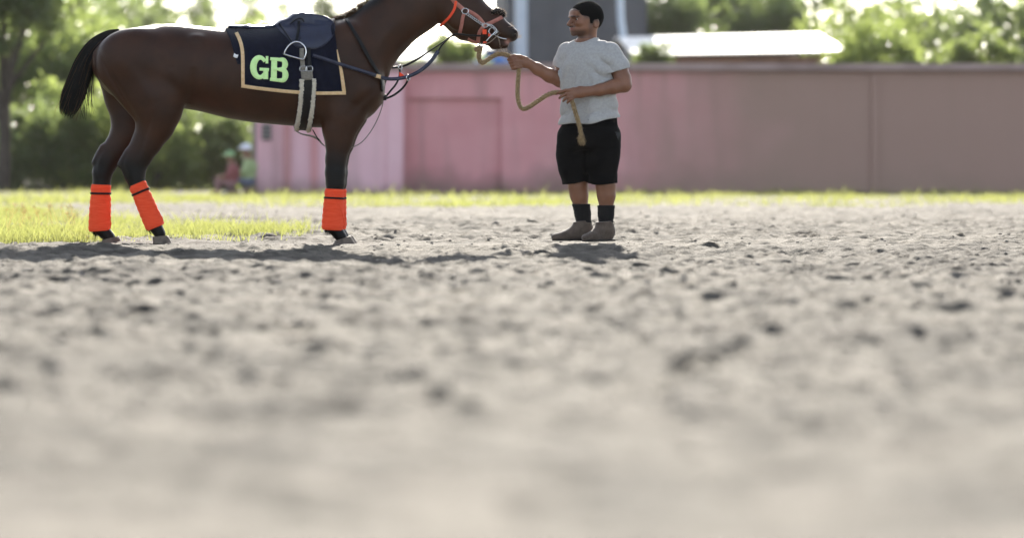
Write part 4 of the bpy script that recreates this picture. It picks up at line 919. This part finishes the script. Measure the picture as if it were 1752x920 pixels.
def dn(x, y):
    c = x / y * F_PX + PX0; r = PY0 + F_PX * CAM_H / y     # picture column and row of the spot
    edge = np.interp(c, [-300, 0, 130, 300, 420, 500, 560], [421, 420, 417, 414, 412, 410, 398]) + 9 * vnoise(x, y, .9, 41) + 5 * vnoise(x, y, .3, 42); far = np.interp(c, [-300, 0, 130, 300, 420, 560], [352, 356, 366, 378, 384, 392])
    m = np.clip((edge - r) / 5, 0, 1) * np.clip((r - far) / 6, 0, 1) * (c < 560)
    return m * np.clip(.20 + 2.6 * vnoise(x, y, .7, 21) + 1.5 * vnoise(x, y, .22, 22) + np.interp(c, [0, 130, 260, 560], [.36, .16, -.1, -.28]), 0.0, 1)
gx_, gy_ = scatter(150000, 19.6, 40, -.2, -.005, dn)
grass('grass_patch', 'sunlit yellow green grass behind the horse\'s hind legs', gx_, gy_, rng.uniform(.03, .15, len(gx_)) * np.where(rng.random(len(gx_)) < .06, 1.9, 1) * (1 + .9 * vnoise(gx_, gy_, .9, 23)), .0032)
def dn2(x, y):
    r = PY0 + F_PX * CAM_H / y; return np.clip((357 + 8 * vnoise(x, y, 2.5, 25) - r) / 4, 0, 1) * np.clip(.12 + 2.0 * vnoise(x, y, 1.6, 24) + 1.2 * vnoise(x, y, .5, 28), .02, 1)
gx_, gy_ = scatter(90000, 38, 66, -.2, .33, dn2)
grass('grass_verge', 'bright grass verge along the foot of the pink wall', gx_, gy_, rng.uniform(.04, .13, len(gx_)) * np.where(rng.random(len(gx_)) < .08, 2.2, 1) * (1 + .8 * vnoise(gx_, gy_, 1.2, 26)), .011)
# thin dry weeds
m_weed = mat('dry_weed', (.45, .38, .22), .8, trans=(.55, (.8, .68, .40)))
for i, (c, r, hgt) in enumerate(((14, 404, .26), (34, 402, .27), (58, 404, .20), (92, 406, .25), (122, 402, .22), (128, 398, .17))):
    Y = F_PX * CAM_H / (r - PY0); b = at(c, r, Y); b[2] = 0; w = thing('dry_weed', 'thin dry weed with pale seed heads, ' + ('leftmost of six left of the horse', 'second from the left of six', 'shortest of those near the left edge', 'fourth from the left, before the tail', 'fifth from the left, near the rear hind leg', 'closest to the rear hind leg')[i], 'weed', b.tolist(), 'dry weeds in the grass')
    parts, heads = [], []
    for k in range(5):
        t = b + (rng.normal(0, .05), rng.normal(0, .05), hgt * rng.uniform(.7, 1.1)); p = spline([b + rng.normal(0, .008, 3) * (1, 1, 0), (b + t) / 2 + rng.normal(0, .015, 3), t], 9); parts.append(tube(p, np.linspace(.0022, .001, 9), 5))
        for q in range(7):
            j = p[-1] * (1 - q / 40) + p[-4] * (q / 40); heads.append(np.array([j, j + rng.normal(0, .012, 3) + (0, 0, .012), j + rng.normal(0, .024, 3) + (0, 0, .02)]))
    v, f = join(parts); mesh_obj('stems', v, f, m_weed, w); v, f = strands(heads, .0013, .0006); tag(mesh_obj('seed_heads', v, f, m_weed, w), kind='stuff')

# ================================================================== PINK BUILDING
WY = 63.0; wx = lambda px, Y=WY: (px - PX0) * Y / F_PX; wz = lambda py, Y=WY: CAM_H + (PY0 - py) * Y / F_PX
def plaster(name, c1, c2, stain):
    m = mat(name, c1, .92, c2, .9, .35, 30, spec=.2, detail=10); n, l = m.node_tree.nodes, m.node_tree.links
    b = n['Principled BSDF']; src = b.inputs['Base Color'].links[0].from_socket
    g = n.new('ShaderNodeNewGeometry'); sp = n.new('ShaderNodeSeparateXYZ'); l.new(g.outputs['Position'], sp.inputs[0])
    t = n.new('ShaderNodeTexNoise'); t.inputs['Scale'].default_value = .8; t.inputs['Detail'].default_value = 8; l.new(g.outputs['Position'], t.inputs[0])
    a = n.new('ShaderNodeMath'); a.operation = 'MULTIPLY_ADD'; a.inputs[1].default_value = 1.6; a.inputs[2].default_value = -.55; l.new(t.outputs['Fac'], a.inputs[0])
    s = n.new('ShaderNodeMath'); s.operation = 'SUBTRACT'; l.new(a.outputs[0], s.inputs[0]); l.new(sp.outputs['Z'], s.inputs[1])
    mr = n.new('ShaderNodeMapRange'); mr.inputs[1].default_value = -.35; mr.inputs[2].default_value = .25; mr.inputs[4].default_value = .8; l.new(s.outputs[0], mr.inputs[0])
    mx = n.new('ShaderNodeMix'); mx.data_type = 'RGBA'; l.new(mr.outputs[0], mx.inputs[0]); l.new(src, mx.inputs[6]); mx.inputs[7].default_value = (*stain, 1); src2 = mx.outputs[2]
    mp = n.new('ShaderNodeMapping'); mp.inputs['Scale'].default_value = (2.6, 2.6, .22); l.new(g.outputs['Position'], mp.inputs[0])   # rain streaks and patched paint
    t4 = n.new('ShaderNodeTexNoise'); t4.inputs['Scale'].default_value = 1.0; t4.inputs['Detail'].default_value = 9; l.new(mp.outputs[0], t4.inputs[0])
    r4 = n.new('ShaderNodeMapRange'); r4.inputs[1].default_value = .5; r4.inputs[2].default_value = .72; r4.inputs[4].default_value = .55; l.new(t4.outputs['Fac'], r4.inputs[0])
    x4 = n.new('ShaderNodeMix'); x4.data_type = 'RGBA'; l.new(r4.outputs[0], x4.inputs[0]); l.new(src2, x4.inputs[6]); x4.inputs[7].default_value = (.34, .20, .19, 1); src2 = x4.outputs[2]
    # rust-brown weathering towards the far right end of the wall
    t3 = n.new('ShaderNodeTexNoise'); t3.inputs['Scale'].default_value = .5; t3.inputs['Detail'].default_value = 6; l.new(g.outputs['Position'], t3.inputs[0])
    m2 = n.new('ShaderNodeMath'); m2.operation = 'MULTIPLY_ADD'; m2.inputs[1].default_value = 5.0; l.new(t3.outputs['Fac'], m2.inputs[0]); l.new(sp.outputs['X'], m2.inputs[2])
    r2 = n.new('ShaderNodeMapRange'); r2.inputs[1].default_value = 7.0; r2.inputs[2].default_value = 12.5; r2.inputs[4].default_value = .9; l.new(m2.outputs[0], r2.inputs[0])
    x2 = n.new('ShaderNodeMix'); x2.data_type = 'RGBA'; l.new(r2.outputs[0], x2.inputs[0]); l.new(src2, x2.inputs[6]); x2.inputs[7].default_value = (.30, .21, .165, 1); l.new(x2.outputs[2], b.inputs['Base Color'])
    return m
m_pink = plaster('pink_plaster', (.58, .265, .275), (.65, .325, .335), (.16, .115, .10)); m_pink_l = plaster('light_pink_plaster', (.70, .42, .46), (.75, .48, .52), (.20, .15, .13))
m_conc = mat('weathered_concrete', (.24, .215, .20), .95, (.33, .30, .285), 1.5, .5, 20, spec=.2); m_cope = mat('stained_coping', (.26, .19, .175), .95, (.36, .27, .25), 1.2, .5, 20, spec=.2); m_dark = mat('dark_opening', (.02, .02, .022), .6)
bld = thing('pink_building', 'low pink plastered building with a recessed panel, behind horse and man', 'building', (wx(800), WY, 0))
zt = wz(121)
def part(name, x0, x1, y0, y1, z0, z1, m, par=None): v, f = box(((x0 + x1) / 2, (y0 + y1) / 2, (z0 + z1) / 2), (x1 - x0, y1 - y0, z1 - z0)); return mesh_obj(name, v, f, m, par or bld, smooth=False)
xa, xb, xc, xd = wx(440), wx(690), wx(696), wx(858)
part('wing_wall', xa, xb, WY - .45, WY + 5, -.1, wz(122), m_pink_l)
part('wall', xb, xc, WY, WY + .4, -.1, zt, m_pink); part('wall', xd, 26, WY, WY + .4, -.1, zt, m_pink); part('lintel_wall', xc, xd, WY, WY + .4, wz(168), zt, m_pink)
part('doorway_panel', xc, xd, WY + .16, WY + .38, -.1, wz(168), m_pink)
for i, py in enumerate((486, 532, 662)): part('pilaster', wx(py), wx(py + (12 if i < 2 else 27)), WY - .51, WY - .452, -.1, wz(126), m_pink_l if i > 1 else m_pink)
part('coping', xb + .004, 26.3, WY - .22, WY + 1.0, zt + .002, wz(109), m_cope); part('wing_coping', xa - .15, xb - .004, WY - .62, WY + 5.1, wz(121.8), wz(108), m_cope)
wv_ = part('vent_window', wx(449), wx(465), WY - .50, WY - .452, wz(240), wz(212), m_dark)
for k in range(4): z = wz(236 - 7 * k); part('louvre', wx(449.5), wx(464.5), WY - .53, WY - .503, z, z + .04, m_conc, wv_)
v, f = tube(np.array([(wx(436), WY - .1, 0), (wx(436), WY - .1, wz(120))]), .055, 10); o = mesh_obj('drain_pipe', v, f, m_conc, bld)
for i in (0, 3):
    a, b = 12.2 + i * 2.7, 12.35 + i * 2.7; part('buttress', a, b, WY - .07, WY - .002, -.1, zt - .003, m_pink)

# ------------------------------------------------------------------ things beyond the wall
m_slate = mat('blue_grey_render', (.062, .066, .078), .85, (.085, .09, .102), .7, .3, 12, spec=.3)
m_pale = mat('pale_blue_paint', (.40, .47, .55), .6, (.48, .54, .60), 1.2); m_sheet = mat('white_sheet_roof', (.70, .70, .68), .45, (.80, .80, .78), 1.0, spec=.5); m_rust = mat('rusty_sheet', (.14, .085, .06), .9, (.24, .15, .10), 1.3)
Y2 = 92.0; q = lambda px: wx(px, Y2); z2 = lambda py: wz(py, Y2)
gb = thing('grey_building', 'tall blue grey building rising behind the man\'s head', 'building', (q(985), Y2, 0))
part('wall', q(866), q(1106), Y2, Y2 + 8, -.1, 9.5, m_slate, gb); part('roof_slab', q(860), q(1112), Y2 - .4, Y2 + 8.4, 9.502, 9.8, m_conc, gb)
for px in (925, 985, 1040):
    w_ = part('window', q(px - 16), q(px + 16), Y2 - .06, Y2 - .002, 6.6, 8.2, m_dark, gb); part('sill', q(px - 19), q(px + 19), Y2 - .16, Y2 - .062, 6.5, 6.597, m_conc, w_)
for k in range(7): part('panel_joint', q(866 + 40 * k) - .02, q(866 + 40 * k) + .02, Y2 - .03, Y2 - .002, 0, 9.4, m_slate, gb) if k else None
Y3 = 84.0
o = part('post', wx(882, Y3), wx(902, Y3), Y3, Y3 + .35, -.1, 9, m_pale, thing('blue_post', 'broad pale blue post just right of the horse\'s nose', 'post', (wx(892, Y3), Y3, 0)))
lp = thing('lamp_pole', 'slender pale pole with a bent foot behind the man\'s shoulder', 'pole', (wx(1070, Y3), Y3, 0))
v, f = tube(spline([(wx(1085, Y3), Y3, wz(330, Y3)), (wx(1080, Y3), Y3, wz(125, Y3)), (wx(1073, Y3), Y3, wz(95, Y3)), (wx(1065, Y3), Y3, wz(55, Y3)), (wx(1061, Y3), Y3, wz(0, Y3)), (wx(1060, Y3), Y3, wz(-200, Y3))], 30), .11, 12); mesh_obj('shaft', v, f, m_pale, lp)
v, f = tube(np.array([(wx(1060, Y3), Y3, wz(-196, Y3)), (wx(1040, Y3), Y3, wz(-206, Y3)), (wx(1020, Y3), Y3, wz(-206, Y3))]), [.07, .07, .12], 10); mesh_obj('lamp_head', v, f, m_pale, lp)
def shed(name, label, x0, x1, yf, depth, z_eave, z_ridge, mw, mr, tilt=0.0):
    t = thing(name, label, 'building', ((x0 + x1) / 2, yf, 0)); part('wall', x0, x1, yf, yf + depth, -.1, z_eave - .02, mw, t)
    V = []; n = int((x1 - x0 + .8) / .09)
    for i in range(n + 1):
        x = x0 - .4 + (x1 - x0 + .8) * i / n; dz = .022 * math.cos(i * math.pi) + tilt * (x - x0)
        V += [(x, yf - .5, z_eave + dz), (x, yf + depth / 2, z_ridge + dz), (x, yf + depth + .5, z_eave + dz)]
    V = np.array(V); V2 = V + (0, 0, .03); o = len(V); Fc = []
    for i in range(n):
        for k in (0, 1): a = i * 3 + k; Fc += [(a, a + 1, a + 4, a + 3), (o + a, o + a + 3, o + a + 4, o + a + 1)]
        Fc += [(i * 3, i * 3 + 3, o + i * 3 + 3, o + i * 3), (i * 3 + 2, o + i * 3 + 2, o + i * 3 + 5, i * 3 + 5)]
    Fc += [(0, o, o + 1, 1), (1, o + 1, o + 2, 2), (n * 3, n * 3 + 1, o + n * 3 + 1, o + n * 3), (n * 3 + 1, n * 3 + 2, o + n * 3 + 2, o + n * 3 + 1)]
    mesh_obj('roof', np.vstack([V, V2]), Fc, mr, t, smooth=False)
    part('door', x0 + .5, x0 + 1.4, yf - .05, yf - .002, 0, 2.0, m_dark, t)
shed('sheet_roofed_shed', 'shed with a white corrugated sheet roof right of the grey building', wx(1104, 78), wx(1420, 78), 78, 9, wz(96, 78), wz(52, 78), m_rust, m_sheet, .02)
shed('white_house', 'white low house with pale roof seen under the horse\'s throat', wx(640, 105), wx(862, 105), 105, 8, wz(104, 105), wz(72, 105), m_sheet, m_pale)
bt = thing('water_barrel', 'blue plastic water tank standing behind the wall under the horse chin', 'water tank', (wx(842, 80), 80, 0))
pr = [(0, .62), (.3, .66), (.9, .70), (1.6, .70), (2.4, .70), (3.2, .70), (3.6, .66), (3.9, .45), (4.05, .22)]
v, f = tube(np.array([(wx(842, 80), 80, z * .985) for z, r in pr]), [r for z, r in pr], 28); mesh_obj('tank_wall', v, f, mat('blue_plastic', (.05, .16, .42), .4), bt); v, f = tube(np.array([(wx(842, 80), 80, 3.98), (wx(842, 80), 80, 4.12)]), .25, 20); mesh_obj('lid', v, f, m_dark, bt)

# ------------------------------------------------------------------ two people resting at the corner of the wing
def rester(name, label, px, Y, scale, shirt, legs, hat, flip=1):
    sc = scale * Y / F_PX; base = np.array([wx(px, Y), Y, 0.0]); P_ = lambda a: np.column_stack([base[0] + flip * a[:, 0] * sc, base[1] + a[:, 2] * sc, base[2] - a[:, 1] * sc])
    t = thing('person', label, 'person', base.tolist()); b = Solid()
    b.add(chain([(0, -24, 0, 13, 15), (4, -46, 0, 12, 16), (2, -58, 0, 9, 14)]), 5).add(cap((1, -60, 0), (-1, -68, 0), 4.5, 4.5), 3).add(ell((-3, -75, 0), (8, 9.5, 7.5)), 3).add(ell((-10, -73, 0), (3, 2, 2)), 2)
    for s in (-1, 1):
        b.add(chain([(0, -20, s * 8, 9, 8), (-26, -28, s * 9, 7, 7), (-28, -3, s * 9, 4.5, 4.5), (-37, -2, s * 10, 3.5, 4)]), 4)
        b.add(chain([(2, -54, s * 15, 6, 5.5), (-4, -38, s * 18, 5, 4.5), (-20, -34, s * 11, 3.8, 3.5), (-26, -33, s * 9, 3.5, 3.2)]), 3)
    P, Q = solid_mesh(b, (-48, -92, -30), (26, 4, 30), 1.6, 1)
    lo = (P[:, 1] > -27) | (P[:, 0] < -22) & (P[:, 1] > -31); sh = (P[:, 1] <= -27) & (P[:, 1] > -59) & (P[:, 0] > -12)
    m = mat('resting_person_skin', (.20, .10, .06), .6, attr=['shirt', 'legs'], acol=[shirt, legs]); mesh_obj('body', P_(P), Q[:, ::-1] if flip < 0 else Q, m, t, attrs={'shirt': sh * 1.0, 'legs': (lo & ~sh) * 1.0})
    h = Solid().add(ell((-2.5, -79, 0), (9.4, 7.5, 8.8)), 2).add(ell((-11, -77, 0), (7, 1.6, 7)), 2); P, Q = solid_mesh(h, (-24, -92, -14), (12, -66, 14), 1.0, 1); k = P[:, 1] < -73
    mesh_obj('cap', P_(P), Q[:, ::-1] if flip < 0 else Q, mat('cap_cloth', hat, .8), t)
    v, f = box((base[0] + flip * 4 * sc, base[1], 5 * sc), (22 * sc, 26 * sc, 10 * sc)); return t, v, f
for a in (('person', 'person in white cap and yellow green top resting against the wall corner', 424, 61.3, 1.0, (.34, .42, .20), (.12, .14, .20), (.75, .76, .85)), ('person', 'person in red top and green cap sitting left of the wall corner', 396, 60.2, .86, (.24, .07, .07), (.24, .13, .13), (.28, .45, .22))):
    t, v, f = rester(*a); c = thing('wooden_crate', 'low crate serving as seat for the ' + ('white-capped' if a[2] > 410 else 'green-capped') + ' person', 'crate', t.location); mesh_obj('crate_body', v, f, mat('crate_wood', (.16, .11, .07), .9, (.22, .15, .10), 6), c, smooth=False)
    lo, hi = v.min(0), v.max(0)
    for k in range(3): z = lo[2] + (hi[2] - lo[2]) * (k + .5) / 3; w_, q_ = box(((lo[0] + hi[0]) / 2, lo[1] - .012, z), (hi[0] - lo[0] + .01, .02, (hi[2] - lo[2]) / 3 * .8)); mesh_obj('slat', w_, q_, m_rust, c, smooth=False)

# ================================================================== TREES
m_bark = mat('bark', (.035, .028, .022), .95, (.075, .06, .048), 6, .8, 14)
leafm = [mat('leaf_a', (.05, .085, .022), .34, spec=.5, attr=['tone'], acol=[(.11, .15, .04)], trans=(.5, (.36, .44, .12))), mat('leaf_b', (.04, .065, .022), .3, spec=.5, attr=['tone'], acol=[(.08, .11, .035)], trans=(.42, (.25, .32, .10)))]
def crown_mesh(name, n, rad, seed, mat_, clumps, leaf, lo=.0):
    """leaf quads gathered round clump centres in an uneven ellipsoid; local origin at the crown's centre"""
    r = np.random.default_rng(seed); d = r.normal(size=(clumps, 3)); d /= np.linalg.norm(d, axis=1)[:, None]
    cc = d * (r.random(clumps) ** .45)[:, None] * np.array(rad) * r.uniform(.75, 1.15, (clumps, 1)); k = r.integers(0, clumps, n)
    c = cc[k] + r.normal(size=(n, 3)) * (np.mean(rad) * .17) * r.uniform(.5, 1.3, (clumps, 1))[k]
    u = r.normal(size=(n, 3)); u /= np.linalg.norm(u, axis=1)[:, None]; w = np.cross(u, r.normal(size=(n, 3))); w /= np.linalg.norm(w, axis=1)[:, None]
    L = leaf * r.uniform(.6, 1.4, n)[:, None]; nn = np.cross(u, w)
    V = np.stack([c - u * L, c + w * L * .42 + nn * L * .12, c + u * L, c - w * L * .42 + nn * L * .12], 1)
    me = bpy.data.meshes.new(name); me.from_pydata(V.reshape(-1, 3).tolist(), [], np.arange(n * 4).reshape(n, 4).tolist())
    at_ = me.attributes.new('tone', 'FLOAT', 'POINT'); at_.data.foreach_set('value', np.repeat(np.clip(r.random(clumps)[k] * .8 + r.random(n) * .3, 0, 1), 4).astype(np.float32)); me.materials.append(mat_)
    return me, cc
crowns = [crown_mesh('crown', 7500, (2.4, 2.0, 2.0), 50 + i, leafm[i % 2], 46, .13) for i in range(4)] + [crown_mesh('crown', 5200, (1.5, 1.2, 1.15), 60 + i, leafm[i % 2], 30, .10) for i in range(3)]
crowns.append(crown_mesh('crown', 2300, (2.6, 2.0, 1.7), 77, leafm[1], 34, .14))
def tree(name, label, x, y, cz, ci, sc=(1, 1, 1), group=None, tr=.16, cat='tree'):
    t = thing(name, label, cat, (x, y, 0), group); me, cc = crowns[ci]; sc = np.array(sc) if np.ndim(sc) else np.array([sc] * 3)
    o = bpy.data.objects.new('crown', me); COL.objects.link(o); o.parent = t; o.location = (0, 0, cz); o.scale = sc; a = rng.uniform(0, 6.28); o.rotation_euler = (0, 0, a)
    rot = np.array([[math.cos(a), -math.sin(a), 0], [math.sin(a), math.cos(a), 0], [0, 0, 1]])
    b = np.array([x, y, 0.0]); topz = cz + sc[2] * .8; p = spline([b + (0, 0, -.1), b + (rng.normal(0, .08), 0, topz * .4), b + (rng.normal(0, .15), 0, topz)], 12); parts = [tube(p, np.linspace(tr, tr * .3, 12), 9)]
    for k in range(min(9, len(cc))):
        e = b + (0, 0, cz) + rot @ (cc[k] * sc); s = p[int(np.clip((e[2] / topz - .35) * 11, 2, 10))]; parts.append(tube(spline([s, (s + e) / 2 + (0, 0, .12), e], 7), np.linspace(tr * .38, tr * .08, 7), 6))
    v, f = join(parts); mesh_obj('trunk', v, f, m_bark, t); return t
# hedge of shrubs and small trees behind the horse's hindquarters
shr = [(-35, 74, 4, 1.0), (38, 71, 5, .95), (95, 76, 6, 1.1), (150, 72, 4, 1.0), (205, 75, 5, 1.05), (262, 72, 6, .95), (315, 76, 4, 1.1), (368, 73, 5, .95), (412, 77, 6, 1.1)]
words = ['at the left edge of the picture', 'below the tail', 'left of the tail tip', 'behind the rear hind leg', 'between the hind legs', 'behind the stifle', 'under the flank', 'under the belly', 'next to the pink wing']
for (px, Y, ci, s), wd_ in zip(shr, words): tree('shrub', 'leafy green shrub ' + wd_, wx(px, Y), Y, 1.25 * s, ci, (s, s, s * 1.05), 'shrubs in the hedge', .06, 'shrub')
for px, Y, ci, s, wd_ in ((8, 83, 4, 1.15, 'far left'), (66, 85, 5, 1.2, 'second from the left'), (125, 82, 6, 1.15, 'third from the left'), (180, 84, 4, 1.2, 'fourth, behind the rear leg'), (238, 82, 5, 1.15, 'fifth, between the legs'), (292, 85, 6, 1.2, 'sixth, behind the stifle'), (340, 83, 4, 1.2, 'seventh, under the belly'), (395, 86, 5, 1.2, 'last, by the building')):
    tree('shrub', 'dark shrub in the back row of the hedge, ' + wd_, wx(px, Y), Y, 1.2 * s, ci, (s, s, s * 1.05), 'shrubs in the hedge', .06, 'shrub')
for px, Y, ci, s, wd_ in ((-110, 78, 6, 1.1, 'just past the left edge'), (-200, 80, 5, 1.2, 'well past the left edge'), (-300, 79, 4, 1.2, 'furthest out to the left')): tree('shrub', 'leafy hedge shrub ' + wd_ + ' of the picture', wx(px, Y), Y, 1.3 * s, ci, (s * 1.3, s, s * 1.1), 'shrubs in the hedge', .06, 'shrub')
trs = [(-170, 92, 4.6, 1, 1.3), (-290, 96, 4.8, 2, 1.35), (-70, 84, 4.2, 0, 1.1), (22, 90, 4.6, 1, 1.15), (108, 82, 3.7, 2, 1.0), (196, 94, 4.0, 3, 1.05), (283, 84, 3.2, 0, .85), (352, 92, 3.4, 1, .9), (430, 98, 3.7, 2, .95), (80, 108, 6.6, 3, 1.3), (-20, 112, 7.0, 2, 1.4), (205, 116, 6.3, 1, 1.0), (430, 118, 5.6, 0, .75)]
words = ['second past the left edge of the picture', 'furthest past the left edge of the picture', 'just past the left edge of the picture', 'with the dark trunk at the far left', 'behind the tail', 'behind the croup', 'behind the loin', 'behind the saddle cloth', 'beside the pink wing', 'rising high above the tail', 'highest at the left edge', 'rising above the croup', 'rising above the saddle']
for (px, Y, cz, ci, s), wd_ in zip(trs, words): tree('broadleaf_tree', 'backlit broadleaf tree ' + wd_, wx(px, Y), Y, cz, ci, s, 'trees behind the horse', .2)
for px, Y, cz, s, wd_ in ((262, 122, 7.0, .95, 'over the croup'), (345, 128, 7.6, .8, 'over the loin'), (428, 122, 7.0, .9, 'over the cantle of the saddle'), (560, 132, 7.9, 1.0, 'over the pommel')):
    tree('broadleaf_tree', 'thin sparse tree against the white sky ' + wd_, wx(px, Y), Y, cz, 7, s, 'trees behind the horse', .16)
tree('broadleaf_tree', 'dark trunked tree nearest the left edge, its bough reaching right', wx(6, 69), 69, 5.0, 1, (1.0, .9, .75), 'trees behind the horse', .2)
for px, Y, cz, ci, s, wd_ in ((1150, 105, 6.0, 1, 1.1, 'over the white sheet roof'), (1240, 112, 6.6, 3, 1.2, 'just right of the one over the sheet roof'), (1350, 108, 6.0, 1, 1.15, 'above the middle of the long shed'), (1470, 100, 4.6, 2, 1.1, 'right of the shed'), (1580, 106, 5.2, 3, 1.2, 'second from the right edge'), (1700, 98, 4.8, 1, 1.15, 'at the right edge of the picture'), (1800, 104, 5.4, 0, 1.2, 'past the right edge of the picture')):
    tree('broadleaf_tree', 'shady broadleaf tree ' + wd_, wx(px, Y), Y, cz, ci, s, 'trees behind the wall', .22)
for px, Y, cz, ci, s, wd_ in ((772, 76, 3.7, 4, (.75, .7, .55), 'showing over the wall under the horse\'s jaw'), (1114, 74, 3.6, 5, (.4, .4, .42), 'at the foot of the sheet roof'), (1500, 72, 3.4, 6, (1.2, .8, .8), 'over the wall beyond the shed'), (1660, 73, 3.3, 4, (1.3, .8, .8), 'over the right end of the wall')):
    tree('shrub', 'bright green bush ' + wd_, wx(px, Y), Y, cz, ci, s, 'bushes over the wall', .06, 'shrub')

# ================================================================== DUSTY AIR
v, f = box((0, 650, 5.0), (60000, 3400, 12.4)); v[:, 0] = np.clip(v[:, 0], -20000, 20000)
hz = bpy.data.materials.new('dusty_air'); hz.use_nodes = True; hn, hl = hz.node_tree.nodes, hz.node_tree.links; hn.remove(hn['Principled BSDF'])
pv = hn.new('ShaderNodeVolumePrincipled'); pv.inputs['Color'].default_value = (.97, .95, .92, 1); pv.inputs['Density'].default_value = .0001; pv.inputs['Anisotropy'].default_value = .3; hl.new(pv.outputs[0], hn['Material Output'].inputs['Volume'])
haze = mesh_obj('haze', v, f, hz, smooth=False); tag(haze, 'thin sunlit dust hanging in the air', 'haze', kind='stuff')
